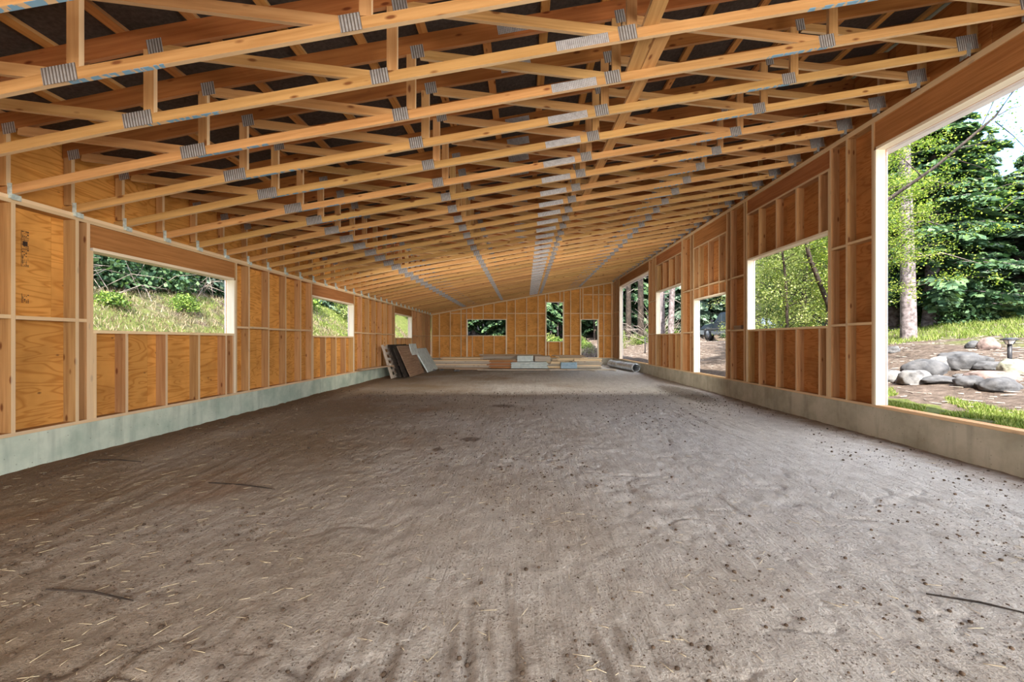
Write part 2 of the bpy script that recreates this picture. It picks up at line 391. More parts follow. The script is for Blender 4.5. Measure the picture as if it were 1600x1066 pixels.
# ------------------------------------------------------------------ walls
class Wall:
    def __init__(s, name, label, fn, conc, studm, plym):
        s.fn = fn; s.root = empty(name, fn(0, 0, 0), label=label, cat='wall', kind='structure'); s.c = conc; s.sm = studm; s.pm = plym
    def P(s, u, v, w=0): return Vector(s.fn(u, v, w))
    def dw(s, u): return (s.P(u, 0, 1)-s.P(u, 0, 0)).normalized()
    def stud(s, u, z0, z1, name='stud', mat=None, parent=None, wd=.14, wc=.07, th=.038):
        return board(name, parent or s.root, s.P(u, z0, wc), s.P(u, z1, wc), wd, th, s.dw(u), mat or s.sm)
    def plate(s, u0, u1, z, name='plate', mat=None, parent=None, z1=None, wd=.14, wc=.07, th=.038):
        return board(name, parent or s.root, s.P(u0, z, wc), s.P(u1, z if z1 is None else z1, wc), wd, th, s.dw(u0), mat or s.sm)
    def prism(s, name, poly, w0, w1, mat, parent=None):
        k = len(poly)
        o0 = s.P(poly[0][0], poly[0][1], w0)
        V = [s.P(u, v, w0) for u, v in poly]+[s.P(u, v, w1) for u, v in poly]
        Fc = [tuple(range(k)), tuple(range(2*k-1, k-1, -1))]+[(i, i+k, (i+1) % k+k, (i+1) % k) for i in range(k)]
        return V, Fc
def clip(poly, a, b):                            # keep v <= a + b*u
    o = []
    for i in range(len(poly)):
        p, q = poly[i], poly[(i+1) % len(poly)]; fp = a+b*p[0]-p[1]; fq = a+b*q[0]-q[1]
        if fp >= 0: o.append(p)
        if (fp > 0) != (fq > 0) and fp != fq:
            t = fp/(fp-fq); o.append((p[0]+(q[0]-p[0])*t, p[1]+(q[1]-p[1])*t))
    return o
def panels(wall, u0, u1, z0, z1, holes, top=None, w0=.14, w1=.152, ul=2.44, zl=1.22):
    zs = [z0]; 
    while zs[-1] < z1-.01: zs.append(min(zs[-1]+zl, z1))
    for r in range(len(zs)-1):
        us = [u0]; off = (ul/2 if r % 2 else ul)
        while us[-1] < u1-.01: us.append(min(us[-1]+(off if len(us) == 1 else ul), u1))
        for c_ in range(len(us)-1):
            a, b, lo, hi = us[c_]+.0015, us[c_+1]-.0015, zs[r]+.0015, zs[r+1]-.0015
            cu = sorted({a, b} | {h for q in holes for h in q[:2] if a < h < b}); cz = sorted({lo, hi} | {h for q in holes for h in q[2:] if lo < h < hi})
            V, Fc = [], []
            for i in range(len(cu)-1):
                for j in range(len(cz)-1):
                    mu, mz = (cu[i]+cu[i+1])/2, (cz[j]+cz[j+1])/2
                    if any(q[0] < mu < q[1] and q[2] < mz < q[3] for q in holes): continue
                    poly = [(cu[i], cz[j]), (cu[i+1], cz[j]), (cu[i+1], cz[j+1]), (cu[i], cz[j+1])]
                    if top:
                        poly = clip(poly, *top)
                        if len(poly) < 3: continue
                    v_, f_ = wall.prism('', poly, w0, w1, None); Fc += [tuple(x+len(V) for x in f) for f in f_]; V += v_
            if not V: continue
            # local frame so the plywood figure runs along the panel
            c0 = wall.P((a+b)/2, (lo+hi)/2, w0); ex = (wall.P(b, 0)-wall.P(a, 0)).normalized(); ey = Vector((0, 0, 1)); ez = ex.cross(ey)
            mw = Matrix((ex, ey, ez)).transposed().to_4x4(); mw.translation = c0; inv = mw.inverted()
            put('plywood_panel', pmesh('plywood_panel', [inv @ x for x in V], Fc), M[wall.pm], wall.root, mw)

CT = .372; BPZ = CT+.019                         # concrete top, bottom plate centre
def opening(wall, n, u0, u1, z0, z1, label, hdr, cr_us, cripples_above=None, sill=True, plate_top=None, kind='window', hz=None):
    """rough opening: window_<n> or door_<n>, framed in lumber"""
    e = empty('%s_%d' % (kind, n), wall.P(u0, z0, 0), label=label, cat=kind, kind='structure')
    jz0 = CT+.038
    if sill:
        wall.plate(u0, u1, z0-.019, 'sill', parent=e, mat='stud_back')
        for u in cr_us: wall.stud(u, jz0, z0-.038, 'cripple_stud', parent=e)
        for u in (u0+.019+.001, u1-.019-.001): wall.stud(u, jz0, z0-.038, 'cripple_stud', parent=e, mat='lumber')
    for u, dirn in ((u0, -1), (u1, 1)):
        wall.stud(u+dirn*.019, jz0, z1, 'trimmer_stud', parent=e, mat='jamb' if dirn > 0 else 'lumber')  # far trimmers take the pale copy with daylight painted in
        if hz: wall.stud(u+dirn*.019, z1, hz, 'trimmer_stud', parent=e)
    # bright reveal boards closing the thickness of the wall outside the framing
    wall.stud(u0-.012, z0, z1, 'reveal', 'housewrap', e, .034, .157, .022); wall.stud(u1+.012, z0, z1, 'reveal', 'housewrap', e, .034, .157, .022)
    wall.plate(u0-.02, u1+.02, z1+.012, 'reveal', 'jamb', e, wd=.034, wc=.157, th=.022)
    wall.plate(u0, u1, z1+.019, 'head_plate', parent=e, mat='jamb')
    hb = hz if hz else z1+.038
    ht = hdr
    if hz:
        wall.plate(u0-.038, u1+.038, hz+.019, 'header_plate', parent=e)
        hb = hz+.038
        for u in cripples_above: wall.stud(u, z1+.038, hz, 'cripple_stud', parent=e)
    mid = (hb+ht)/2
    m_ = board('header', e, wall.P(u0-.038, mid, .075), wall.P(u1+.038, mid, .075), ht-hb, .11, (0, 0, 1), 'header')
    return e

# ---- left wall: u = Y
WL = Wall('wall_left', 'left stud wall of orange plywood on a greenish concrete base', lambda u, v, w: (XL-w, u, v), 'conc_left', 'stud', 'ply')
zt = H+BZ(-5.2)-H                               # underside of trusses at the left plate
holesL = [(5.11, 7.59, 1.475, 2.43), (10.41, 12.89, 1.475, 2.43), (17.03, 19.55, 1.475, 2.43)]
labL = ['large nearest window opening in the left wall looking on a grassy bank', 'second window opening in the left wall, looking on a leafy bush', 'small far window opening in the left wall above the leaning panels']
y0w, y1w = -6.2, YB+.14
for a in np.arange(y0w, y1w, 4.88):
    b = min(a+4.88, y1w)
    WL.plate(a, b-.002, CT+.019, 'bottom_plate', mat='stud')
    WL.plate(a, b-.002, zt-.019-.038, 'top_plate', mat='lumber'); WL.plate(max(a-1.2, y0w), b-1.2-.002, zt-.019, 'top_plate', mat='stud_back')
us = [4.31+.6155*k for k in range(-10, 32)]
def inside(u, hs): return any(q[0]-.06 < u < q[1]+.06 for q in hs)
for i, q in enumerate(holesL):
    opening(WL, i+1, q[0], q[1], q[2], q[3], labL[i], zt-.077, [u for u in us if q[0]+.08 < u < q[1]-.08])
    for u in (q[0]-.057, q[1]+.057): WL.stud(u, CT+.038, zt-.076, 'king_stud')
studsL = [u for u in us if not inside(u, holesL)]+[YB+.02]
studsL.sort()
for u in studsL: WL.stud(u, CT+.038, zt-.076)
WL.stud(YB-.03, CT+.038, zt-.076, wd=.06, wc=.03)
allL = sorted(studsL+[q[k]+s_*.057 for q in holesL for k, s_ in ((0, -1), (1, 1))])
for a, b in zip(allL[:-1], allL[1:]):
    if b-a < .1 or b-a > .75 or inside((a+b)/2, holesL): continue
    WL.plate(a+.02, b-.02, 1.592+random.uniform(-.008, .008), 'blocking', mat='lumber')
panels(WL, y0w, YB+.14, CT, BZ(-5.2)+ROOF+.03, holesL+[(-4.3, -1.8, 1.475, 2.43)])  # last hole: unseen opening added behind the camera to let light in
# black stencilled grade stamp on the plywood above the first bay
def ink(uc, zc, cells, wall):
    V, Fc = [], []
    rr = random.Random(3)
    for (u_, z_, a, b) in cells:
        v_, f_ = wall.prism('', [(uc+u_-a/2, zc+z_-b/2), (uc+u_+a/2, zc+z_-b/2), (uc+u_+a/2, zc+z_+b/2), (uc+u_-a/2, zc+z_+b/2)], .1385, .1395, None)
        Fc += [tuple(x+len(V) for x in f) for f in f_]; V += v_
    put('printed_stamp', pmesh('printed_stamp', V, Fc, M['ink']), None, wall.root)
cells = []
rr = random.Random(11)
for blk0, blk1 in ((.19, .255), (.07, .18), (-.12, .06)):
    cells += [(-.035, (blk0+blk1)/2, .004, blk1-blk0), (0, blk0, .07, .004), (0, blk1, .07, .004)]
    for k in range(int((blk1-blk0)/.016)):
        for j in range(4):
            if rr.random() < .62: cells.append((-.022+j*.016, blk0+.012+k*.016, .004+rr.random()*.010, .004+rr.random()*.010))
cells += [(.0, .125, .045, .05)]
ink(4.53, 2.26, cells, WL)
cells = [(-.03, 0, .004, .10)]
for k in range(6):
    for j in range(4):
        if rr.random() < .7: cells.append((-.02+j*.016, -.045+k*.016, .004+rr.random()*.010, .004+rr.random()*.010))
ink(4.53, 1.80, cells, WL)
# concrete stem wall, poured in lengths
for a in np.arange(y0w, YB+.3, 4.9):
    b = min(a+4.9, YB+.3); V, Fc = WL.prism('', [(a, -.5), (b-.004, -.5), (b-.004, CT), (a, CT)], -.012, .2, None)
    put('stem_wall', pmesh('stem_wall', V, Fc, M['conc_left']), None, WL.root)
# ---- right wall
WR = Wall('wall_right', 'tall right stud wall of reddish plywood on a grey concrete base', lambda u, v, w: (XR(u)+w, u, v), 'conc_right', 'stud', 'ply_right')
ztR = 4.615
cA, cD = 3.17, 4.14
holesR = [(1.27, 6.17, CT+.038, 4.13), (7.13, 9.64, 1.60, 3.17), (10.66, 12.59, CT+.038, 2.545), (13.61, 16.07, 1.60, 3.17), (17.04, 21.93, CT+.038, 4.13)]
usR = [7.336+.6133*k for k in range(-15, 28)]
for a in np.arange(y0w, y1w, 4.88):
    b = min(a+4.88, y1w)
    WR.plate(a, b-.002, CT+.019, 'bottom_plate', mat='stud')
    WR.plate(a, b-.002, ztR-.057, 'top_plate', mat='lumber'); WR.plate(max(a-1.2, y0w), b-1.202, ztR-.019, 'top_plate', mat='lumber')
T0 = ztR-.076
opening(WR, 1, *holesR[0], 'huge overhead door opening nearest on the right, boulders and trees beyond', T0, [], sill=False, kind='door')
opening(WR, 4, *holesR[1], 'large window opening in the right wall filled with bright green leaves', T0, [u for u in usR if 7.2 < u < 9.56], [u for u in usR if 7.2 < u < 9.56], hz=4.20)
opening(WR, 2, *holesR[2], 'doorway opening in the right wall through which the pickup shows', T0, [], [u for u in usR if 10.72 < u < 12.5], sill=False, kind='door', hz=4.06)
opening(WR, 5, *holesR[3], 'small window opening in the right wall showing two pale tree trunks', T0, [u for u in usR if 13.7 < u < 16], [u for u in usR if 13.7 < u < 16], hz=4.16)
opening(WR, 3, *holesR[4], 'tall far overhead door opening in the right wall beside the steel pipe', T0, [], sill=False, kind='door')
for q in holesR:
    for u in (q[0]-.057, q[1]+.057): WR.stud(u, CT+.038, T0, 'king_stud')
studsR = sorted([u for u in usR if not inside(u, holesR)]+[YB+.02])
for u in studsR: WR.stud(u, CT+.038, T0)
WR.stud(YB-.03, CT+.038, T0, wd=.06, wc=.03)
allR = sorted(studsR+[q[k]+s_*.057 for q in holesR for k, s_ in ((0, -1), (1, 1))])
for zb in (1.60, 2.87):
    for a, b in zip(allR[:-1], allR[1:]):
        if b-a < .1 or b-a > .75 or inside((a+b)/2, holesR): continue
        WR.plate(a+.02, b-.02, zb+random.uniform(-.012, .012), 'blocking', mat='lumber')
ucr = [10.66]+[u for u in usR if 10.72 < u < 12.5]+[12.59]
for a, b in zip(ucr[:-1], ucr[1:]): WR.plate(a+.02, b-.02, 2.87+random.uniform(-.02, .02), 'blocking', mat='lumber')
panels(WR, y0w, YB+.14, CT, BZ(5.1)+ROOF+.03, holesR+[(-5.4, -.5, CT+.038, 4.13)])  # last hole: unseen door opening, added for light from behind the camera
p_ = WR.P(9.95, 1.665, .05); d_ = (WR.P(10.35, 1.665, .05)-p_)
tag(board('wood_block', None, p_, p_+d_*.8, .09, .089, (1, 0, 0), 'brownwood'), 'short offcut of lumber resting on the blocking left of the leafy window', 'block')
# screws of the metal strapping on the overhead door header and its outer flashing
for q in (holesR[0], holesR[4]):
    WR.plate(q[0]-.1, q[1]+.1, q[3]-.02, 'drip_flashing', 'housewrap', wd=.10, wc=.205, th=.03)
for a in np.arange(y0w, YB+.3, 4.9):
    b = min(a+4.9, YB+.3); V, Fc = WR.prism('', [(a, -.6), (b-.004, -.6), (b-.004, CT), (a, CT)], -.012, .2, None)
    put('stem_wall', pmesh('stem_wall', V, Fc, M['conc_right']), None, WR.root)
# ---- back wall: u = X, follows the slope of the trusses
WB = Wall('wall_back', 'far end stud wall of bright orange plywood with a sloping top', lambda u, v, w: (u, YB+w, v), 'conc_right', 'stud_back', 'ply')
holesB = [(-3.157, -1.04, 1.64, 2.507), (1.224, 2.128, 1.31, 3.465), (3.15, 4.06, CT+.038, 2.507)]
XRB = XR(YB)
def topB(x): return BZ(x)-.01
for a in np.arange(XL, XRB, 3.4):
    b = min(a+3.4, XRB)
    WB.plate(a, b-.002, CT+.019, 'bottom_plate')
    for dz in (.019, .057): WB.plate(a, b-.002, topB(a)-dz, 'top_plate', z1=topB(b)-dz, mat='lumber')
usB = [-5.13, -4.72, -4.115, -3.52, -2.89, -2.29, -1.69, -.51, .12, .755, 1.34, 1.97, 2.56, 3.24, 3.80, 4.40, 4.84]
for u in usB:
    top = topB(u)-.077
    hit = [q for q in holesB if q[0]-.02 < u < q[1]+.02]
    if hit:
        q = hit[0]
        if q[2] > .5: WB.stud(u, CT+.038, q[2]-.038, 'cripple_stud')
        WB.stud(u, q[3]+.038, top, 'cripple_stud')
    else: WB.stud(u, CT+.038, top)
labB = ['wide low window opening in the far end wall with dark forest behind', 'tall narrow window opening in the far end wall showing tree trunks', 'doorway opening in the far end wall beside the right corner']
for i, q in enumerate(holesB):
    kd = 'door' if i == 2 else 'window'
    e = empty('%s_%d' % (kd, (6, 7, 4)[i]), WB.P(q[0], q[2], 0), label=labB[i], cat=kd, kind='structure')
    WB.plate(q[0], q[1], q[3]+.019, 'head_plate', parent=e, mat='jamb')
    if i < 2: WB.plate(q[0], q[1], q[2]-.019, 'sill', parent=e, mat='jamb')
    for u in (q[0]-.019, q[1]+.019): WB.stud(u, CT+.038, q[3]+.04, 'trimmer_stud', parent=e, mat='jamb')
    for u in (q[0]-.057, q[1]+.057): WB.stud(u, CT+.038, topB(u)-.077, 'king_stud', mat='stud_back')
allB = sorted([u for u in usB if not inside(u, holesB)]+[q[k]+s_*.057 for q in holesB for k, s_ in ((0, -1), (1, 1))])
for zb in (1.62, 2.86):
    hb = [q for q in holesB if q[2] < zb < q[3]]
    pts = sorted(set(usB+[q[k]+s_*.057 for q in hb for k, s_ in ((0, -1), (1, 1))]))
    for a, b in zip(pts[:-1], pts[1:]):
        if b-a < .1 or inside((a+b)/2, hb): continue
        if topB(a) < zb+.1: continue
        if 1.6 < zb < 1.65 and -3.16 < (a+b)/2 < -1.04: continue
        WB.plate(a+.02, b-.02, zb, 'blocking')
WB.plate(3.3, 4.86, 3.90, 'blocking')
panels(WB, XL, XRB, CT, 5.7, holesB, top=(BZ(0)+ROOF, (BZ(5)-BZ(-5))/10))
V, Fc = WB.prism('', [(XL-.2, -.5), (XRB+.2, -.5), (XRB+.2, CT), (XL-.2, CT)], -.012, .2, None)
put('stem_wall', pmesh('stem_wall', V, Fc, M['conc_right']), None, WB.root)

WF = Wall('wall_front', 'unseen plywood end wall added behind the camera to limit light, with a wide low doorway', lambda u, v, w: (u, -6.2-w, v), 'conc_right', 'stud', 'ply')  # unseen wall and doorway added to shape the light from behind
for u in np.arange(-5.13, 5.2, .61):
    if not -3.1 < u < 3.1: WF.stud(u, .0, topB(u)-.01)
WF.plate(-3.1, 3.1, 3.25, 'header', wd=.14, th=.28)
panels(WF, XL, 5.27, 0, 5.7, [(-3.1, 3.1, -.1, 3.1)], top=(BZ(0)+ROOF, (BZ(5)-BZ(-5))/10))
# ------------------------------------------------------------------ roof trusses
def strip_mesh(x0, x1, zoff, h, t, mat, key):
    """chord that follows the slight camber of the truss, x0..x1; local origin at its middle"""
    xs = [x0]+[p[0] for p in BP if x0+.05 < p[0] < x1-.05]+[x1]
    xm = (x0+x1)/2; V = []; Fc = []
    sl = (BZ(x1)-BZ(x0))/(x1-x0); zm = BZ(xm)
    ex = Vector((1, 0, sl)).normalized(); ey = Vector((0, 1, 0)).cross(ex)*-1
    if ey.z < 0: ey = -ey
    ez = ex.cross(ey)
    mw = Matrix((ex, ey, ez)).transposed().to_4x4(); mw.translation = (xm, 0, zm+zoff+h/2); inv = mw.inverted()
    for x in xs:
        for dz, dy in ((0, -t/2), (0, t/2), (h, t/2), (h, -t/2)): V.append(inv @ Vector((x, dy, BZ(x)+zoff+dz)))
    for i in range(len(xs)-1):
        for k in range(4): Fc.append((i*4+k, (i+1)*4+k, (i+1)*4+(k+1) % 4, i*4+(k+1) % 4))
    e = (len(xs)-1)*4; Fc += [(3, 2, 1, 0), (e, e+1, e+2, e+3)]
    me = pmesh(key, V, Fc, mat); bm = bmesh.new(); bm.from_mesh(me); bmesh.ops.recalc_face_normals(bm, faces=bm.faces); bm.to_mesh(me); bm.free()
    return me, mw
def ord_word(n):
    a = ['first', 'second', 'third', 'fourth', 'fifth', 'sixth', 'seventh', 'eighth', 'ninth', 'tenth', 'eleventh', 'twelfth', 'thirteenth', 'fourteenth', 'fifteenth', 'sixteenth', 'seventeenth', 'eighteenth', 'nineteenth']
    if n <= 19: return a[n-1]
    t = {2: ('twentieth', 'twenty'), 3: ('thirtieth', 'thirty'), 4: ('fortieth', 'forty')}[n//10]
    return t[0] if n % 10 == 0 else t[1]+'-'+a[n % 10-1]
def tie_mesh(side):
    bm = bmesh.new()
    bm_box(bm, (0, -.021, .03), (.045, .003, .15)); bm_box(bm, (side*.02, .02, -.03), (.003, .085, .055)); bm_box(bm, (0, -.0, -.003), (.05, .045, .003))
    return bm_mesh('hurricane_tie', bm, M['zinc'] if side > 0 else M['darkzinc'])
TIE_L = tie_mesh(1); TIE_R = tie_mesh(-1)
BJ = [-3.34, -1.25, .89, 3.05]; TJ = [-3.19, -1.08, .965, 3.18]
y_first = 4.29-SP*5; n_tr = int((YB-.05-y_first)/SP)+1
def plate_at(root, x, z, w, h, ang, t, mat='gusset'):
    m_ = Matrix.Translation((x, root.location.y-.0205, z)) @ Matrix.Rotation(-ang, 4, 'Y') @ Matrix.Rotation(math.pi/2, 4, 'X')
    put('gusset_plate', boxmesh(w, h, .003, M[mat]), None, root, m_)
for i in range(n_tr):
    yy = y_first+SP*i
    xr = XR(yy)+.13
    vis = i-2        # the first ones are above and behind the frame
    if yy < 2.3: lab = '%s roof truss from the camera end, hanging just above the top edge of view' % ord_word(i+1)
    else: lab = '%s wooden roof truss in view, counting away from the camera' % ord_word(max(1, int(round((yy-2.45)/SP))+1))
    e = empty('roof_truss', (XL, yy, BZ(-5.2)), label=lab, cat='roof truss', group='wooden roof trusses')
    sl = math.atan(.178)
    for (x0, x1, zo, hgt, mt, nm) in ((XL-.13, .5, 0, .089, 'chord_b', 'bottom_chord'), (.5, xr, 0, .089, 'chord_c', 'bottom_chord'),
                                     (XL-.13, -.1, TD, .184, 'topchord', 'top_chord'), (-.1, xr+.0, TD, .184, 'topchord', 'top_chord')):
        k = (round(x0, 2), round(x1, 2), zo)
        if k not in _cache: _cache[k] = strip_mesh(x0, x1, zo, hgt, .038, M[mt], nm)
        me, mw = _cache[k]
        put(nm, me, None, e, Matrix.Translation((0, yy, 0)) @ mw)
    Pz = lambda x, z: (x, yy, z)
    # end verticals, interior verticals, diagonals
    board('vertical_web', e, Pz(XL-.07, BZ(XL)+.089), Pz(XL-.07, BZ(XL)+TD), .089, .038, (1, 0, 0), 'lumber')
    board('vertical_web', e, Pz(xr-.08, BZ(xr)+.085), Pz(xr-.08, BZ(xr)+TD-.005), .089, .038, (1, 0, 0), 'lumber')
    for b_, t_ in zip(BJ, TJ):
        xm = (b_+t_)/2+(.02 if b_ < 0 else -.0)
        board('vertical_web', e, Pz(xm, BZ(xm)+.092), Pz(xm, BZ(xm)+TD-.004), .089, .038, (1, 0, 0), 'lumber')
    tops = [XL+.06]+TJ; bots = BJ+[xr-.16]
    for t_, b_ in zip(tops, bots):
        x0, z0_, x1, z1_ = t_+.03, BZ(t_)+TD-.012, b_-.05, BZ(b_)+(.062 if b_ < 4 else .12)
        board('diagonal_web', e, Pz(x0, z0_), Pz(x1, z1_), .089, .036, (0, 0, 1), 'lumber')
    plate_at(e, XL+.0, BZ(XL)+TD+.02, .13, .11, sl, yy)
    for k, (b_, t_) in enumerate(zip(BJ, TJ)):
        plate_at(e, b_, BZ(b_)+.06, .25 if k == 0 else .155, .125, sl, yy); plate_at(e, t_, BZ(t_)+TD+.01, .13 if t_ < 0 else .10, .13, sl, yy)
    plate_at(e, .5, BZ(.5)+.045, .46, .085, sl, yy, 'splice')
    plate_at(e, -.1, BZ(-.1)+TD+.09, .35, .11, sl, yy, 'splice')
    plate_at(e, xr-.16, BZ(xr)+.10, .24, .17, sl, yy)
    put('hurricane_tie', TIE_L, None, e, Matrix.Translation((XL+.012, yy, BZ(XL)+.01)))
    put('hurricane_tie', TIE_R, None, e, Matrix.Translation((XR(yy)-.012, yy, BZ(XR(yy))+.01)))
# bracing planks that lie on the bottom chords
for (ya, xa, yb, xb, zz) in ((.7, 1.06, 4.45, 1.10, 0), (3.75, 1.255, 8.6, 1.14, 0), (8.2, 1.0, 13.0, .95, 0), (12.6, 1.10, 17.4, 1.05, 0), (17.0, .93, 21.9, .95, 0)):
    o = board('bracing_plank', None, (xa, ya, BZ(xa)+.089+.02), (xb, yb, BZ(xb)+.089+.02), .14, .036, (1, 0, .175), 'lumber')
    n_ = {.7: 'nearest', 3.75: 'second', 8.2: 'third', 12.6: 'fourth', 17.0: 'farthest'}[ya]
    tag(o, '%s pale bracing plank lying lengthwise across the truss bottom chords' % n_, 'plank', 'bracing planks on the trusses')
# ceiling: purlins and black membrane
CE = empty('ceiling', (0, 10, BZ(0)+ROOF), label='sloping ceiling of orange purlins under black roofing membrane', cat='ceiling', kind='structure')
XLr, XRr = -5.75, 5.75
px_ = [.206+.615*k for k in range(-9, 9)]
for x in px_:
    off = random.choice([0, 1.2, 2.4])
    ys = [-6.3]+[v_ for v_ in np.arange(-6.3+off+1.2, YB+.4, 4.9)]+[YB+.4]
    for a, b in zip(ys[:-1], ys[1:]):
        board('purlin', CE, (x, a, BZ(x)+ROOF+.019), (x, b-.004, BZ(x)+ROOF+.019), .089, .038, (1, 0, .178), 'purlin')
V = []; xs = [XLr, -5.2, -3.34, .5, 5.04, XRr]
bzx = lambda x: BZ(np.clip(x, -5.4, 5.5))+(x-float(np.clip(x, -5.4, 5.5)))*.178
for x in xs:
    for y in (-6.6, YB+.45):
        V += [(x, y, bzx(x)+ROOF+.040), (x, y, bzx(x)+ROOF+.07)]
Fc = []
for i in range(len(xs)-1):
    a = i*4; b = a+4; Fc += [(a, a+2, b+2, b), (a+1, b+1, b+3, a+3), (a, b, b+1, a+1), (a+2, a+3, b+3, b+2)]
Fc += [(0, 1, 3, 2), (20, 22, 23, 21)]
put('roofing_membrane', pmesh('roofing_membrane', V, Fc, M['membrane']), None, CE)

# ------------------------------------------------------------------ terrain outside
def ghit(x, y): return np.asarray(gz(np.asarray(x, float), np.asarray(y, float)))
def gz(x, y):
    wr = 5.33-.01255*y
    dr = np.clip(x-wr, 0, None); dl = np.clip(-x-5.42, 0, None); db = np.clip(y-26, 0, None); df = np.clip(y-23.7, 0, None)
    z = .26+.15*np.minimum(dr, 12)+.05*np.clip(dr-12, 0, 30)+.13*np.minimum(db, 20)
    hill = .64*np.minimum(dl, 3.4)+.16*np.clip(dl-3.4, 0, 20)
    z = z+hill*(1+.018*np.clip(y-9, 0, 30))+.02*df
    out_ = np.clip((dr+dl+df)/1.2, 0, 1)
    z = z+out_*(.22*(fbm(x*.45, y*.45, 51, 3)-.5)+.10*(fbm(x*1.9, y*1.9, 54, 3)-.5))
    tk = np.clip(1.6-np.hypot((x-13.2)/4.0, (y-25.3)/4.6), 0, 1); tk = tk*tk*(3-2*tk); z = z*(1-tk)+1.30*tk
    inside_ = (dr <= 0) & (dl <= 0) & (y < 23.68) & (y > -6.3)
    front = np.clip((-6.3-y)/.6, 0, 1)
    z = np.where((dr <= 0) & (dl <= 0) & (y <= -6.3), -.02-.1*(1-front), z)
    return np.where(inside_, -.5, z)
xs = np.concatenate([np.linspace(-60, -14, 30), np.linspace(-13.8, -5.5, 80), [-5.43, -5.35], np.linspace(-5, 5, 12), [5.28, 5.36], np.linspace(5.45, 13, 90), np.linspace(13.3, 70, 60)])
ys = np.concatenate([np.linspace(-40, -7.4, 16), [-6.9, -6.35, -6.25], np.linspace(-5.8, 23.6, 190), [23.66, 23.74], np.linspace(23.9, 40, 60), np.linspace(41, 100, 30)])
Yg, Xg = np.meshgrid(ys, xs, indexing='ij')
Xs = Xg+np.where((Xg > 5.2) & (Xg < 9), -.01255*Yg*(9-np.clip(Xg, 5.2, 9))/3.8, 0)
Zg = gz(Xs, Yg); nr, nc = Xg.shape; idx = np.arange(nr*nc).reshape(nr, nc)
Fq = np.stack([idx[:-1, :-1], idx[:-1, 1:], idx[1:, 1:], idx[1:, :-1]], -1).reshape(-1, 4)
m = MT('forest_soil', .95); v = m.obj((1, 1, 1), False); sp = m.n('SeparateXYZ'); m.l(v, sp.inputs[0])
n1 = m.noise(v, .9, 5); n2 = m.noise(v, 7, 6, .7); n3 = m.noise(v, 28, 5, .7)
soil = m.ramp(n2, [(.3, (.035, .024, .017)), (.52, (.11, .080, .060)), (.75, (.24, .19, .155))])
soil = m.mix(m.ramp(n3, [(.5, (0, 0, 0)), (.68, (.8, .8, .8))]), soil, (.09, .06, .045))
# mossy grass: on the left bank and the strip outside the right wall
grass = m.ramp(n2, [(.3, (.045, .06, .010)), (.6, (.12, .14, .03)), (.8, (.22, .18, .10))])
gl = m.math('LESS_THAN', m.math('MULTIPLY_ADD', n1, 2.2, sp.outputs[0]), -5.3)
gs = m.math('MULTIPLY', m.math('GREATER_THAN', sp.outputs[0], 5.2), m.math('LESS_THAN', m.math('ADD', sp.outputs[0], m.math('MULTIPLY', n1, 1.2)), 6.9))
gs = m.math('MULTIPLY', gs, m.math('LESS_THAN', sp.outputs[1], 9))
gt = m.ramp(n1, [(.36, (0, 0, 0)), (.50, (1, 1, 1))])
gm = m.math('MULTIPLY', m.math('MAXIMUM', gl, gs), gt)
far = m.math('MULTIPLY', m.math('MULTIPLY', m.math('LESS_THAN', sp.outputs[1], 21), m.math('GREATER_THAN', sp.outputs[0], 11.3)), m.ramp(n1, [(.45, (0, 0, 0)), (.6, (.8, .8, .8))]))
c = m.mix(m.math('MAXIMUM', gm, far), soil, grass)
m.bump(m.math('ADD', n2, n3), .8, .06)
M['soil'] = m.col(c)
tag(put('ground', npmesh('ground', np.stack([Xs, Yg, Zg], -1).reshape(-1, 3), Fq, M['soil'], True), None), 'brown earth and mossy ground sloping up around the building', 'ground', kind='structure')
def on_ground(px, py, y0=5., y1=60.):
    rx, rz = (px-VX)/F, (VY-py)/F; y = y0
    while y < y1:
        if H+rz*y <= float(gz(np.array(rx*y), np.array(y))): return Vector((rx*y, y, H+rz*y))
        y += .04
    return Vector((rx*y1, y1, H+rz*y1))
def G(x, y): return float(gz(np.array(float(x)), np.array(float(y))))

# ------------------------------------------------------------------ plants
def leafmat(name, c1, c2, c3, trans=.45):
    m = MT(name, .6); g = m.n('NewGeometry'); c = m.ramp(g.outputs['Random Per Island'], [(.0, c1), (.5, c2), (1, c3)])
    m.col(c); tr = m.n('BsdfTranslucent'); m.l(m.mix(1.0, c, (1.0, 1.15, .6), 'MULTIPLY'), tr.inputs[0]); mx = m.n('MixShader'); mx.inputs[0].default_value = trans
    m.l(m.b.outputs[0], mx.inputs[1]); m.l(tr.outputs[0], mx.inputs[2]); m.l(mx.outputs[0], m.t.nodes['Material Output'].inputs[0]); return m.m
M['leaf'] = leafmat('bright_maple_leaves', (.04, .085, .010), (.13, .19, .025), (.36, .40, .07))
M['leaf2'] = leafmat('pale_alder_leaves', (.07, .11, .03), (.21, .26, .07), (.48, .50, .22))
M['needle'] = leafmat('dark_cedar_sprays', (.018, .045, .022), (.048, .105, .045), (.14, .22, .09), .2)
M['needle2'] = leafmat('blue_green_fir_needles', (.030, .06, .042), (.08, .13, .085), (.22, .29, .20), .2)
M['shrub'] = leafmat('shrub_leaves', (.02, .05, .01), (.09, .16, .025), (.30, .40, .08), .3)
M['grassblade'] = leafmat('grass_blades', (.06, .10, .010), (.14, .20, .028), (.30, .30, .11), .25)
M['drygrass'] = leafmat('dry_grass_blades', (.09, .065, .035), (.20, .155, .09), (.33, .28, .18), .2)
M['bark'] = simple('grey_ridged_bark', (.07, .055, .052), (.24, .20, .20), 7, .9, .9, .03)
M['twig'] = simple('bare_pale_twigs', (.12, .09, .075), (.30, .26, .22), 10, .9, 0)
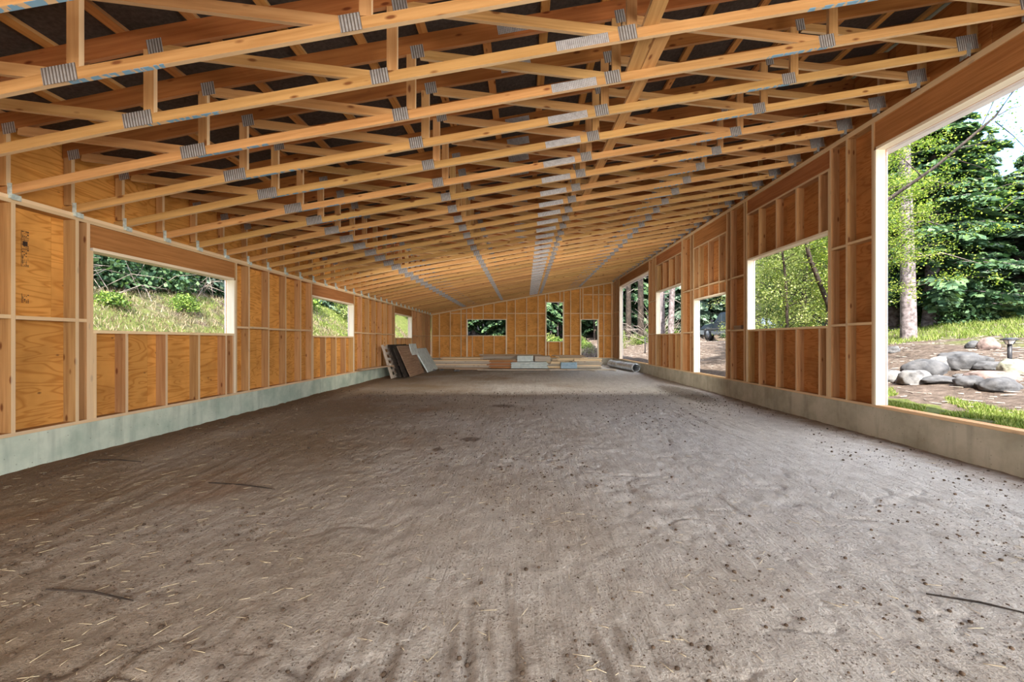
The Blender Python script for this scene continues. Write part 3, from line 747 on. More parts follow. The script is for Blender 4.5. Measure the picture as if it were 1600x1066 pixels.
M['moss'] = simple('moss', (.13, .17, .03), (.34, .40, .09), 14, .95, .6, .02)

def leaf_quads(P, size, R_, flat=.5, stretch=1.0, dirs=None):
    n = len(P)
    if dirs is None:
        a = R_.normal(size=(n, 3)); a[:, 2] *= flat; 
    else: a = dirs+R_.normal(size=(n, 3))*.25
    a /= np.linalg.norm(a, axis=1)[:, None]+1e-9
    b = np.cross(a, R_.normal(size=(n, 3))); b /= np.linalg.norm(b, axis=1)[:, None]+1e-9
    s = (size*(.6+.8*R_.random(n)))[:, None]
    V = np.stack([P-a*s*stretch*.5, P+b*s*.32, P+a*s*stretch*.5, P-b*s*.32], 1).reshape(-1, 3)
    return V, np.arange(n*4).reshape(n, 4)
def merge(parts):
    Vs, Fs, o = [], [], 0
    for v_, f_ in parts: Vs.append(np.asarray(v_, float).reshape(-1, 3)); Fs.append(np.asarray(f_)+o); o += len(Vs[-1])
    return np.concatenate(Vs), np.concatenate(Fs)
def tubeq(path, radii, seg=6):
    v_, f_ = tube(path, radii, seg, False); return np.array([tuple(x) for x in v_]), np.array(f_)
def make_conifer(seed, h=14, r0=.22, zlow=1.2, spread=2.6, mat='needle', nb=150):
    R_ = np.random.default_rng(seed)
    tr = [tubeq([(0, 0, -.4), (.02, 0, h*.1), (.05, .03, h*.5), (0, 0, h)], [r0*1.35, r0, r0*.6, .02], 12)]
    pts, dr_ = [], []; br = []
    for i in range(nb):
        t = i/nb; z = zlow+(h-zlow)*t**.85; ln = spread*(1-t)**.7*(.55+.6*R_.random())+.25; az = R_.random()*6.283
        d = np.array([math.cos(az), math.sin(az), 0]); k = np.linspace(0, 1, 7)
        pth = np.array([0, 0, z])+d*(k[:, None]*ln)+np.array([0, 0, 1])*(ln*(.18*k-.50*k**2))[:, None]
        br.append(tubeq([tuple(p) for p in pth[::2]], [.03, .02, .012, .004], 4))
        m_ = int(50+75*ln/spread*1.4); u = R_.random(m_)**.65
        base = np.stack([np.interp(u, k, pth[:, j]) for j in range(3)], -1)
        side = np.cross(d, [0, 0, 1]); off = (R_.random(m_)-.5)*2*(.10+.32*ln*(1-u)*.8+.08)
        base = base+side*off[:, None]; base[:, 2] -= np.abs(off)*.35+R_.random(m_)*.10
        pts.append(base); dd = d*.6+side*np.sign(off)[:, None]*.7; dd[:, 2] -= .55; dr_.append(dd)
    P = np.concatenate(pts); D = np.concatenate(dr_)
    fol = leaf_quads(P, .30, R_, dirs=D, stretch=1.0)
    trunk = merge(tr+br)
    return npmesh('trunk', *trunk, M['bark'], True), npmesh('foliage', *fol, M[mat])
def make_broadleaf(seed, h=9, r0=.12, mat='leaf', n_limb=34, zlow=1.0, spread=3.0, leaves=60, lsize=.11, lean=(0, 0)):
    R_ = np.random.default_rng(seed)
    top = np.array([lean[0], lean[1], h]); ax = lambda t: np.array([lean[0]*t**1.3+.15*math.sin(t*5), lean[1]*t**1.3+.12*math.cos(t*4)-.12, h*t])
    br = [tubeq([tuple(ax(t)+np.array([0, 0, -.3 if t == 0 else 0])) for t in (0, .2, .4, .6, .8, 1)], [r0*1.2, r0, r0*.8, r0*.55, r0*.3, .01], 9)]
    pts = []
    for i in range(n_limb):
        t = (zlow/h)+(1-zlow/h)*(i+R_.random())/n_limb; p = ax(min(t, 1)); az = R_.random()*6.283; ln = spread*(1-.55*t)*(.5+.6*R_.random())
        d = np.array([math.cos(az), math.sin(az), .35+.3*R_.random()]); k = np.linspace(0, 1, 6)
        sag = -.25*ln*k**2
        pth = p+d*(k[:, None]*ln); pth[:, 2] += sag; pth[1:-1] += R_.normal(size=(4, 3))*.06
        br.append(tubeq([tuple(q) for q in pth], [r0*.3, r0*.22, r0*.16, .012, .008, .004], 4))
        for j in range(5):
            u = .25+.75*R_.random(); q = np.array([np.interp(u, k, pth[:, c_]) for c_ in range(3)]); sd = R_.normal(size=3); sd[2] *= .4; sd = sd/np.linalg.norm(sd)*(.5+.5*R_.random())*ln*.38
            br.append(tubeq([tuple(q), tuple(q+sd*.5+[0, 0, .04]), tuple(q+sd)], [.009, .006, .003], 3)) if False else None
            w = R_.random(leaves//5); pts.append(q+sd*w[:, None]+R_.normal(size=(len(w), 3))*.13)
    br = [b for b in br if b is not None]
    P = np.concatenate(pts); fol = leaf_quads(P, lsize, R_, flat=.7)
    return npmesh('trunk', *merge(br), M['bark2'], True), npmesh('foliage', *fol, M[mat])
def make_shrub(seed, r=.8, h=.9, n=1500, mat='shrub', ls=.10):
    R_ = np.random.default_rng(seed); az = R_.random(n)*6.283; rr_ = R_.random(n)**.5; z = R_.random(n)
    k = np.sqrt(np.clip(1-z*z*.8, 0, 1)); P = np.stack([np.cos(az)*rr_*r*k, np.sin(az)*rr_*r*k, z*h*(.7+.5*R_.random(n))], -1)
    P += R_.normal(size=P.shape)*.06; st = []
    for i in range(14):
        a = R_.random()*6.28; e_ = np.array([math.cos(a)*r*.8, math.sin(a)*r*.8, h*(.6+.5*R_.random())]); st.append(tubeq([(0, 0, -.1), tuple(e_*[.4, .4, .6]), tuple(e_)], [.014, .01, .004], 4))
    return npmesh('stems', *merge(st), M['bark2']), npmesh('foliage', *leaf_quads(P, ls, R_, .9), M[mat])
def plant(name, protos, x, y, label, cat, group, sc=1, rz=None, z=None, tn='trunk'):
    e = empty(name, (x, y, (G(x, y) if z is None else z)-.03), label=label, cat=cat, group=group)
    e.rotation_euler = (0, 0, random.random()*6.28 if rz is None else rz)
    e.scale = (sc, sc, sc) if not isinstance(sc, tuple) else sc
    for nm, me in zip((tn, 'foliage'), protos):
        o = bpy.data.objects.new(nm, me); COL.objects.link(o); o.parent = e
    return e
CON = [make_conifer(1, 13), make_conifer(2, 15, .28, 2.2, 2.9), make_conifer(3, 12, .2, .5, 3.0, 'needle2'), make_conifer(4, 16, .3, 5.0, 2.6, 'needle')]
BRD = [make_broadleaf(5, 8, .055, 'leaf', 44, .8, 3.0, 300, .06), make_broadleaf(6, 7, .05, 'leaf2', 46, .4, 2.8, 340, .06), make_broadleaf(7, 10, .07, 'leaf', 46, 2.6, 4.0, 330, .07)]
SHR = [make_shrub(8), make_shrub(9, .6, .5, 900), make_shrub(10, 1.1, 1.4, 2200, 'needle', .16), make_shrub(11, .9, 1.0, 1300, 'leaf2', .09)]
def at(px, Y_): return ((px-VX)*Y_/F, Y_)
# distant forest, right side
rf = random.Random(21)
gR_, gB_, gL_ = 'conifers of the forest beyond the right wall', 'conifers of the forest beyond the far end wall', 'conifers above the bank beyond the left wall'
for k in range(90):
    Y_ = rf.uniform(-2, 44); X_ = rf.uniform(17.5, 30)+(8 if Y_ < 3 else 0)
    hs = rf.uniform(.75, 1.1)
    if X_/max(Y_, 1) > .98: hs *= .52 if Y_ > 4 else .5
    plant('conifer', CON[rf.choice([0, 1, 2, 0, 2])], X_, Y_, 'dark green conifer of the forest beyond the right wall', 'tree', gR_, hs)
for k in range(64):
    X_ = rf.uniform(-16, 24); Y_ = rf.uniform(31.5, 50) if k < 34 else rf.uniform(31, 38)
    plant('conifer', CON[rf.choice([0, 1, 2, 0])], X_, Y_, 'dark green conifer of the forest beyond the far end wall', 'tree', gB_, rf.uniform(.8, 1.2), z=G(X_, Y_)-rf.uniform(.3, 1.3))
for k in range(70):
    X_ = rf.uniform(-15, -10.3); Y_ = rf.uniform(0, 44)
    plant('conifer', CON[rf.choice([0, 2, 2])], X_, Y_, 'blue-green conifer above the grassy bank beyond the left wall', 'tree', gL_, rf.uniform(.6, .9), z=G(X_, Y_)-.9)
# bare trunks of tall trees, seen through the far openings
def trunk_tree(px, Y_, wpx, label, h=14, lean=0, mat='bark', group=None):
    x, y_ = at(px, Y_); r = wpx*Y_/F/2; z = G(x, y_)
    e = empty('tree_trunk', (x, y_, z-.1), label=label, cat='tree', group=group)
    pth = [(0, 0, -.3), (lean*.02, 0, .25), (lean*.1, 0, h*.2), (lean*.45, .05, h*.6), (lean, 0, h)]
    V, Fc = tube(pth, [r*1.7, r*1.15, r, r*.8, r*.4], 14); me = pmesh('trunk', V, Fc, M[mat], True)
    o = bpy.data.objects.new('trunk', me); COL.objects.link(o); o.parent = e
    rr_ = random.Random(px); parts = []
    for i in range(22):
        t = .2+.75*rr_.random(); a = rr_.random()*6.28; l_ = .5+1.3*rr_.random(); c0 = np.array([lean*t**1.3, 0, h*t])
        parts.append(tubeq([tuple(c0), tuple(c0+np.array([math.cos(a)*l_*.5, math.sin(a)*l_*.5, .05])), tuple(c0+np.array([math.cos(a)*l_, math.sin(a)*l_, -.25*l_]))], [.022, .014, .004], 4))
    o = bpy.data.objects.new('dead_branches', npmesh('dead_branches', *merge(parts), M['twig'])); COL.objects.link(o); o.parent = e; o['kind'] = 'stuff'
    return e
trunk_tree(1420, 14.2, 18, 'thick grey-barked trunk seen through the huge near door opening', 13, -.35)
trunk_tree(1184, 20, 8, 'slender pale trunk at the left edge of the leafy window', 12)
trunk_tree(1035, 25, 7, 'straight pale trunk, left of two in the small right-wall window', 14)
trunk_tree(1047, 23, 8.5, 'leaning pale trunk, right of two in the small right-wall window', 14, .9)
trunk_tree(982, 31, 8, 'broad dark trunk, left of two in the tall far door opening', 14, 0, 'bark2')
trunk_tree(1001, 29, 9, 'broad dark trunk, right of two in the tall far door opening', 14, 0, 'bark2')
for k, px in enumerate((861, 866, 871.5, 876)):
    trunk_tree(px, 34+k % 2*2, 2.6, 'slim pale trunk, %s of four in the tall far end window' % ('leftmost', 'second from left', 'third from left', 'rightmost')[k], 14, .2*(-1)**k)
trunk_tree(783, 36, 3, 'slim pale trunk at the right end of the wide far window', 14)
trunk_tree(752, 38, 4, 'dark trunk in the middle of the wide far window', 14, 0, 'bark2')
trunk_tree(930, 33, 5, 'dark trunk at the right side of the far end doorway', 14, 0, 'bark2')
trunk_tree(1113, 34, 5, 'dark trunk in the doorway behind the pickup', 14, 0, 'bark2')
# big dark cedar and leafy trees close by on the right
x, y_ = at(1455, 17); plant('cedar_tree', CON[0], x, y_, 'dark drooping cedar right of the thick grey trunk', 'tree', None, (1.15, 1.15, .82))
x, y_ = at(1395, 19); plant('cedar_tree', CON[1], x, y_, 'tall dark cedar left of the thick grey trunk', 'tree', None, 1.0)
x, y_ = at(1515, 19); plant('cedar_tree', CON[0], x, y_, 'lower dark cedar behind the slab boulders', 'tree', None, (1.1, 1.1, .58))
x, y_ = at(1590, 18); plant('fir_tree', CON[2], x, y_, 'grey-green fir behind the black path light', 'tree', None, (1.1, 1.1, .52))
x, y_ = at(1546, 27); plant('fir_tree', CON[2], x, y_, 'narrow fir spire rising against the cloudy sky', 'tree', None, (.45, .45, .99))
for px, Y_, pr, sc, lb in ((1378, 12.8, 2, .80, 'leafy bright yellow-green maple left in the huge door opening'), (1349, 10.6, 2, .62, 'nearest maple, its boughs reaching into the huge door opening'),
                           (1225, 12.3, 1, .85, 'bright leafy alder filling the middle of the right-wall window'), (1250, 14.5, 1, .95, 'leafy alder just behind the window-filling one'), (1236, 16.5, 1, .9, 'pale alder farthest back in the leafy window'), (1285, 15.5, 0, .9, 'tall maple farther back at the right of the leafy window'), (1262, 13.3, 2, .62, 'yellow-green maple at the upper right of the leafy window'), (1290, 11.6, 0, .6, 'low bright maple at the right of the leafy window'),
                           (1200, 19.5, 1, .9, 'pale leafy alder behind the slender trunk in the leafy window'), (1345, 15, 2, .9, 'tall maple standing behind the wall between window and door')):
    x, y_ = at(px, Y_); plant('maple_tree', BRD[pr], x, y_, lb, 'tree', None, sc)
# dark leaning limb across the window and the long diagonal branch against the sky
def limb(name, pts, radii, label):
    V, Fc = tube(pts, radii, 8); tag(put(name, pmesh(name, V, Fc, M['bark2'], True), None), label, 'branch')
def w3(px, py, Y_): return ((px-VX)*Y_/F, Y_, H+(VY-py)*Y_/F)
limb('leaning_limb', [w3(1254, 340, 10.8), w3(1264, 400, 10.8), w3(1279, 438, 10.8), w3(1296, 480, 10.9), w3(1310, 540, 11)], [.04, .05, .055, .06, .07], 'dark leaning limb at the upper right of the leafy window')
limb('long_branch', [w3(1330, 345, 9.6), w3(1392, 309, 9.4), w3(1460, 262, 9.2), w3(1508, 222, 9), w3(1555, 182, 8.8), w3(1590, 133, 8.6), w3(1620, 60, 8.4)], [.045, .04, .03, .028, .022, .02, .015], 'long dark diagonal branch crossing the sky in the door opening')
Rb = np.random.default_rng(77); pts = []
tw = []
for (a, b, c_, d_) in ((1500, 232, 1600, 215), (1560, 180, 1600, 165), (1530, 205, 1570, 130), (1440, 275, 1390, 235), (1480, 245, 1600, 290), (1545, 300, 1600, 285), (1555, 190, 1610, 240), (1565, 330, 1610, 300)):
    p, q = np.array(w3(a, b, 9.0)), np.array(w3(c_, d_, 9.4)); tw.append(tubeq([tuple(p), tuple((p+q)/2+[0, 0, .05]), tuple(q)], [.012, .008, .004], 4))
    u = Rb.random(110); pts.append(p+(q-p)*u[:, None]+Rb.normal(size=(110, 3))*.22)
e = empty('overhanging_twigs', w3(1560, 230, 9), label='thin twigs with small leaves hanging against the cloudy sky', cat='branch')
put('twigs', npmesh('twigs', *merge(tw), M['bark2']), None, e)
o = put('foliage', npmesh('foliage', *leaf_quads(np.concatenate(pts), .055, Rb), M['leaf']), None, e)
# shrubs
for (x, y_, k, sc, lb) in ((-8.2, 10.2, 0, .42, 'small bright green fern clump on the left bank'), (-8.35, 8.55, 1, .5, 'low bright green plant at the crest of the left bank'),
                           (-9.0, 16.8, 0, 1.1, 'bright leafy bush seen in the second left window'), (-8.2, 19.4, 3, .8, 'pale leafy bush on the bank in the second left window'), (-8.0, 29, 0, .9, 'green bush in the far left window')):
    plant('shrub', SHR[k], x, y_, lb, 'shrub', None, sc, tn='stems')
for k in range(70):
    X_ = rf.uniform(-10.6, -9.3); Y_ = rf.uniform(5, 40)
    plant('bramble_bush', SHR[2], X_, Y_, 'dark tangled bush along the crest of the left bank', 'shrub', 'dark bushes on the left bank crest', rf.uniform(.55, 1.0), tn='stems')
for k in range(60):
    Y_ = rf.uniform(28.5, 33); X_ = rf.uniform(-9, 12)
    plant('undergrowth_bush', SHR[rf.choice([0, 1, 3])], X_, Y_, 'leafy undergrowth bush beyond the far end wall', 'shrub', 'undergrowth beyond the far end wall', rf.uniform(.5, .9), tn='stems')
for k in range(44):
    Y_ = rf.uniform(3, 33); X_ = rf.uniform(15.0, 19)
    plant('undergrowth_bush', SHR[rf.choice([0, 2, 2, 3])], X_, Y_, 'leafy undergrowth bush at the forest edge beyond the right wall', 'shrub', 'undergrowth at the right forest edge', rf.uniform(.6, 1.2), tn='stems')
x, y_ = at(921, 27); plant('undergrowth_bush', SHR[3], x, y_, 'sunny yellow-green bush outside the far end doorway', 'shrub', None, .6, tn='stems')
# grass and litter
def scatter_grass(name, x, y, h, mat, label, seed):
    R_ = np.random.default_rng(seed); n = len(x); z = ghit(x, y); a = R_.random(n)*6.28; w = .004+.004*R_.random(n)+.0004*np.abs(y)
    hh_ = h*(.5+R_.random(n)); lx, ly = R_.normal(size=n)*.4*hh_, R_.normal(size=n)*.4*hh_
    V = np.stack([np.stack([x-np.cos(a)*w, y-np.sin(a)*w, z-.01], -1), np.stack([x+np.cos(a)*w, y+np.sin(a)*w, z-.01], -1), np.stack([x+lx, y+ly, z+hh_], -1)], 1).reshape(-1, 3)
    tag(put(name, npmesh(name, V, np.arange(n*3).reshape(n, 3), M[mat]), None), label, 'grass', kind='stuff')
R_ = np.random.default_rng(91)
n = 42000; x = 5.42+1.25*R_.random(n)**1.3; y = 2.5+6.5*R_.random(n); k = (fbm(x*1.3, y*1.3, 61, 3) > .49); scatter_grass('strip_grass', x[k], y[k], .045, 'grassblade', 'bright green grass strip outside the huge near door opening', 1)
n = 44000; x = -5.5-4.4*R_.random(n); y = 4+22*R_.random(n)**1.4; k = (fbm(x*.9, y*.9, 62, 3) > .44); scatter_grass('bank_grass', x[k], y[k], .075, 'grassblade', 'fresh green grass on the bank beyond the left wall', 2)
n = 34000; x = -5.5-4.6*R_.random(n); y = 4+22*R_.random(n)**1.4; k = (fbm(x*.9, y*.9, 62, 3) < .53); scatter_grass('dry_bank_grass', x[k], y[k], .09, 'drygrass', 'dry straw-coloured grass on the bank beyond the left wall', 3)
n = 22000; x = 10.8+6*R_.random(n); y = 6+13*R_.random(n); k = (fbm(x*.5, y*.5, 63, 3) > .5); scatter_grass('forest_edge_grass', x[k], y[k], .12, 'grassblade', 'grass along the forest edge beyond the boulders', 4)
n = 5200; x = 6.2+11*R_.random(n); y = 4+34*R_.random(n)**.9; x2 = -6+14*R_.random(2600); y2 = 24.2+9*R_.random(2600); x = np.concatenate([x, x2]); y = np.concatenate([y, y2]); n = len(x)
ln = .03+.16*R_.random(n)**3
V, Fc = stamp(bv, bf, np.stack([x, y, ghit(x, y)+.01], -1), np.stack([ln, .006+.01*R_.random(n), .006+.006*R_.random(n)], -1), R_.random(n)*6.28)
tag(put('forest_litter', npmesh('forest_litter', V, Fc, M['twig']), None), 'fallen twigs and bark littering the earth outside', 'twigs', kind='stuff')
# bare bramble canes seen in the left windows and bare branches in the far door
def canes(name, P0, n, L_, label, seed, mat='twig', r=.009):
    R_ = np.random.default_rng(seed); parts = []
    for i in range(n):
        p = np.array(P0[0])+(np.array(P0[1])-np.array(P0[0]))*R_.random(); p = p+R_.normal(size=3)*[.3, .3, 0]; p[2] = G(p[0], p[1])
        d = R_.normal(size=3); d[2] = abs(d[2])+.5; d /= np.linalg.norm(d); l_ = L_*(.5+R_.random())
        q = p+d*l_*.5+R_.normal(size=3)*.1; q2 = q+d*l_*.5; q2[2] -= .3*l_
        parts.append(tubeq([tuple(p), tuple(q), tuple(q2)], [r, r*.8, r*.3], 4))
    tag(put(name, npmesh(name, *merge(parts), M[mat]), None), label, 'twigs', kind='stuff')
canes('bare_canes', ((-9.2, 7, 0), (-9.2, 13, 0)), 120, 1.3, 'tangle of bare pale canes above the left bank', 1)
canes('bare_branches', ((9, 26, 0), (8.5, 31, 0)), 110, 2.8, 'tangle of bare branches beyond the tall far door opening', 2, r=.014)
canes('brush_pile', ((3.6, 26, 0), (5.6, 27.5, 0)), 160, .9, 'brush pile of pale sticks outside the far end doorway', 3, r=.014)

# ------------------------------------------------------------------ boulders
M['rock'] = simple('grey_granite', (.028, .028, .030), (.10, .098, .098), 5, .85, .7, .03, p=(.3, .7))
M['rock_pale'] = simple('pale_lichened_granite', (.045, .043, .042), (.17, .165, .16), 6, .85, .7, .03, p=(.3, .62))
M['rock_pink'] = simple('pinkish_granite', (.09, .065, .055), (.23, .165, .145), 6, .85, .6, .03)
M['rock_moss'] = simple('mossy_dark_rock', (.07, .07, .05), (.36, .35, .27), 4, .9, .7, .03)
from mathutils import noise as mn
def boulder(x0, x1, ytop, ybase, label, mat='rock', ang=.25, seed=0, deep=.8, angular=0):
    p = on_ground((x0+x1)/2, ybase-1); Yd = p.y; w = (x1-x0)*Yd/F; h = (ybase-ytop)*Yd/F*1.05
    bm = bmesh.new(); bmesh.ops.create_icosphere(bm, subdivisions=4, radius=1)
    for v_ in bm.verts:
        c0 = v_.co.copy(); n0 = mn.noise(c0*1.3+Vector((seed*7.1, 3, seed))); n1_ = mn.noise(c0*3.7+Vector((seed*3.3, 9, 1)))
        s_ = 1+.22*n0+.09*n1_
        if angular:
            q = Vector([math.copysign(abs(t)**.55, t) for t in c0]); c0 = c0.lerp(q, angular)
        v_.co = c0*s_
        if v_.co.z < -.35: v_.co.z = -.35
    bmesh.ops.scale(bm, vec=(w/2*.98, w/2*deep, h/1.30), verts=bm.verts)
    me = bm_mesh('boulder', bm, M[mat], True)
    o = put('boulder', me, None, None, Matrix.Translation((p.x, p.y+w/2*deep*.7, p.z+h*.20)) @ Matrix.Rotation(ang-.25, 4, 'Z'))
    tag(o, label, 'boulder', 'boulders lining the drive')
boulder(1384, 1421, 580, 598, 'smooth pale boulder at the left end of the front boulder row', 'rock_pale', seed=1)
boulder(1417, 1462, 580, 601, 'craggy white boulder second from left in the front row', 'rock_pale', seed=2, angular=.3)
boulder(1428, 1491, 564, 589, 'broad domed grey boulder behind the craggy white one', 'rock', seed=3)
boulder(1461, 1501, 558, 580, 'light grey boulder between the dome and the big slab', 'rock_pale', seed=4)
boulder(1490, 1553, 553, 577, 'largest angular grey slab boulder left of the path light', 'rock', seed=5, angular=.6)
boulder(1540, 1578, 567, 578, 'low flat slab at the foot of the path light', 'rock', seed=6, angular=.5)
boulder(1459, 1512, 589, 600, 'low flat grey stone in the middle of the front row', 'rock', seed=7)
boulder(1508, 1552, 590, 607, 'rounded bluish grey boulder in the front row', 'rock', seed=8)
boulder(1550, 1606, 593, 612, 'long grey boulder at the right end of the front row', 'rock', seed=9)
boulder(1538, 1606, 583, 596, 'flat brownish slab behind the right end of the front row', 'rock_pink', seed=10, angular=.4)
boulder(1577, 1618, 561, 586, 'dark mossy boulder at the right edge beside the path light', 'rock_moss', seed=12)
boulder(1518, 1543, 534, 545, 'small grey boulder of the far pair near the trees', 'rock', seed=13)
boulder(1539, 1569, 529, 547, 'pinkish rounded boulder of the far pair near the trees', 'rock_pink', seed=14)
boulder(1388, 1409, 542, 552, 'small pale stones heap at the grass edge left', 'rock_pale', seed=15, angular=.4)
boulder(1496, 1516, 586, 591, 'small flat stone lying between the slab and front row', 'rock', seed=16)
# path light
M['black'] = simple('black_painted_metal', (.012, .012, .014), (.03, .03, .034), 20, .4, 0)
M['lampglass'] = simple('frosted_lamp_glass', (.7, .68, .62), (.85, .84, .8), 8, .25, 0)
p = on_ground(1577.5, 573); e = empty('path_light', (p.x, p.y, p.z-.02), label='black bollard path light with flat cap standing among the boulders', cat='lamp'); hl = 47*p.y/F; r_ = .03
V, Fc = tube([(0, 0, -.1), (0, 0, hl*.78)], [r_*1.1, r_*1.1], 12)
def addp(name, V, Fc, mat, par, loc=(0, 0, 0), smooth=True):
    o = bpy.data.objects.new(name, pmesh(name, V, Fc, M[mat] if isinstance(mat, str) else mat, smooth)); COL.objects.link(o); o.parent = par; o.location = loc; return o
addp('post', V, Fc, 'black', e); V, Fc = tube([(0, 0, hl*.78), (0, 0, hl*.80), (0, 0, hl*.92)], [r_*1.4, r_*1.6, r_*2.8], 12); addp('lamp_glass', V, Fc, 'lampglass', e)
V, Fc = tube([(0, 0, hl*.92), (0, 0, hl*.945), (0, 0, hl)], [r_*4.2, r_*4.2, r_*1.2], 20); addp('cap', V, Fc, 'black', e)
for k in range(4):
    a = k*math.pi/2+.5; V, Fc = tube([(math.cos(a)*r_*1.6, math.sin(a)*r_*1.6, hl*.78), (math.cos(a)*r_*2.9, math.sin(a)*r_*2.9, hl*.93)], [.005, .005], 5); addp('rib', V, Fc, 'black', e)
p = on_ground(1008, 552, 20); V, Fc = tube([(p.x, p.y, p.z-.1), (p.x, p.y, p.z+.95)], [.03, .03], 8); tag(put('marker_post', pmesh('marker_post', V, Fc, M['black'], True), None), 'thin dark post standing outside the tall far door opening', 'post')

# ------------------------------------------------------------------ pickup truck
def paint(name, c, rough=.3, metal=.4):
    m = MT(name, rough); m.b.inputs['Metallic'].default_value = metal; m.b.inputs['Coat Weight'].default_value = .5
    f = m.noise(m.obj((1, 1, 1), False), 6, 3); return m.col(m.mix(m.math('MULTIPLY', f, .2), c, tuple(x*.6 for x in c)))
M['paint_blue'] = paint('slate_blue_paint', (.06, .09, .13)); M['paint_silver'] = paint('silver_grey_paint', (.30, .33, .37))
M['glass'] = paint('tinted_glass', (.05, .07, .08), .08, 0); M['tyre'] = simple('tyre_rubber', (.012, .012, .012), (.03, .03, .03), 30, .8, .2)
M['wheel'] = simple('alloy_wheel', (.10, .11, .12), (.20, .21, .22), 10, .5, 0, metal=.2); M['chrome'] = simple('chrome', (.6, .6, .62), (.8, .8, .82), 5, .2, 0, metal=.9); M['lens'] = simple('lamp_lens', (.75, .75, .72), (.9, .9, .88), 5, .15, 0)
xt, yt = at(1094, 27.2); zt_ = G(xt+1.0, yt)-.02
zt_ = 1.29
TR = empty('pickup_truck', (xt, yt, zt_), label='blue and silver pickup truck parked outside the right-wall doorway', cat='vehicle'); TR.rotation_euler = (0, 0, math.radians(-86))
TW = 1.85
def side_prism(prof, y0, y1):
    k = len(prof); V = [(a, y0, b) for a, b in prof]+[(a, y1, b) for a, b in prof]
    return V, [tuple(range(k)), tuple(range(2*k-1, k-1, -1))]+[(i, i+k, (i+1) % k+k, (i+1) % k) for i in range(k)]
def bev(name, prof, y0, y1, mat, par, w=.03, seg=2):
    V, Fc = side_prism(prof, y0, y1); me = pmesh(name, V, Fc); bm = bmesh.new(); bm.from_mesh(me); bmesh.ops.recalc_face_normals(bm, faces=bm.faces)
    bmesh.ops.bevel(bm, geom=list(bm.edges), offset=w, segments=seg, affect='EDGES', clamp_overlap=True); me2 = bm_mesh(name, bm, M[mat])
    o = bpy.data.objects.new(name, me2); COL.objects.link(o); o.parent = par; return o
def arch(xc, r, z): return [(xc+r*math.cos(t), z+r*math.sin(t)) for t in np.linspace(math.pi, 0, 9)]
R1 = .43; w1, w2 = .92, 4.30
lower = [(.02, .45)]+arch(w1, .47, .42)+[(1.5, .42), (3.7, .42)]+arch(w2, .47, .42)+[(5.3, .5), (5.3, .78), (.0, .74)]
bev('lower_body', lower, 0, TW, 'paint_silver', TR, .02)
bev('hood_and_doors', [(.0, .745), (3.55, .785), (3.55, 1.12), (1.45, 1.12), (.35, 1.02), (.06, .92)], 0, TW, 'paint_blue', TR, .04)
bev('cargo_bed', [(3.56, .785), (5.3, .785), (5.3, 1.14), (3.56, 1.14)], 0, TW, 'paint_blue', TR, .03)
bev('cab', [(1.38, 1.10), (3.52, 1.10), (3.35, 1.68), (3.2, 1.72), (2.25, 1.72), (2.1, 1.68)], .1, TW-.1, 'paint_blue', TR, .05)
for nm, pf in (('side_window', [(1.72, 1.14), (2.42, 1.14), (2.42, 1.61), (2.2, 1.61)]), ('rear_side_window', [(2.52, 1.14), (3.28, 1.14), (3.2, 1.58), (2.52, 1.61)])):
    for yy in (.085, TW-.105): V, Fc = side_prism(pf, yy, yy+.02); addp(nm, V, Fc, 'glass', TR, smooth=False)
V, Fc = side_prism([(1.42, 1.15), (1.46, 1.13), (2.12, 1.65), (2.08, 1.67)], .2, TW-.2); addp('windscreen', V, Fc, 'glass', TR, smooth=False)
bev('front_bumper', [(-.12, .45), (.08, .45), (.08, .66), (-.12, .66)], .02, TW-.02, 'chrome', TR, .03)
bev('rear_bumper', [(5.28, .48), (5.42, .48), (5.42, .66), (5.28, .66)], .02, TW-.02, 'chrome', TR, .02)
bev('grille', [(-.03, .70), (.05, .70), (.07, .9), (-.0, .9)], .45, TW-.45, 'black', TR, .01)
for yy in (.08, TW-.4): bev('headlight', [(-.02, .72), (.14, .72), (.14, .88), (.02, .88)], yy, yy+.32, 'lens', TR, .015)
for yy in (-.2, TW+.02): bev('side_mirror', [(1.62, 1.14), (1.74, 1.14), (1.74, 1.34), (1.62, 1.34)], yy, yy+.18, 'black', TR, .03)
for xx in (2.25, 3.3): bev('door_handle', [(xx, .98), (xx+.16, .98), (xx+.16, 1.02), (xx, 1.02)], -.02, .01, 'black', TR, .006)
for xx in (1.52, 2.47, 3.45): bev('door_seam', [(xx, .5), (xx+.012, .5), (xx+.012, 1.1), (xx, 1.1)], -.003, .01, 'black', TR, .001, 1)
bev('trim_strip', [(.5, .76), (5.25, .77), (5.25, .80), (.5, .79)], -.012, .01, 'chrome', TR, .004)
for wx in (w1, w2):
    for yy in (.0, TW-.24):
        V, Fc = tube([(0, 0, 0), (0, .03, 0), (0, .21, 0), (0, .24, 0)], [.37, R1-.02, R1-.02, .37], 28); o = addp('wheel', V, Fc, 'tyre', TR, (wx, yy, R1-.01))
        V, Fc = tube([(0, -.005, 0), (0, .245, 0)], [.25, .25], 20); h_ = addp('rim', V, Fc, 'wheel', o)
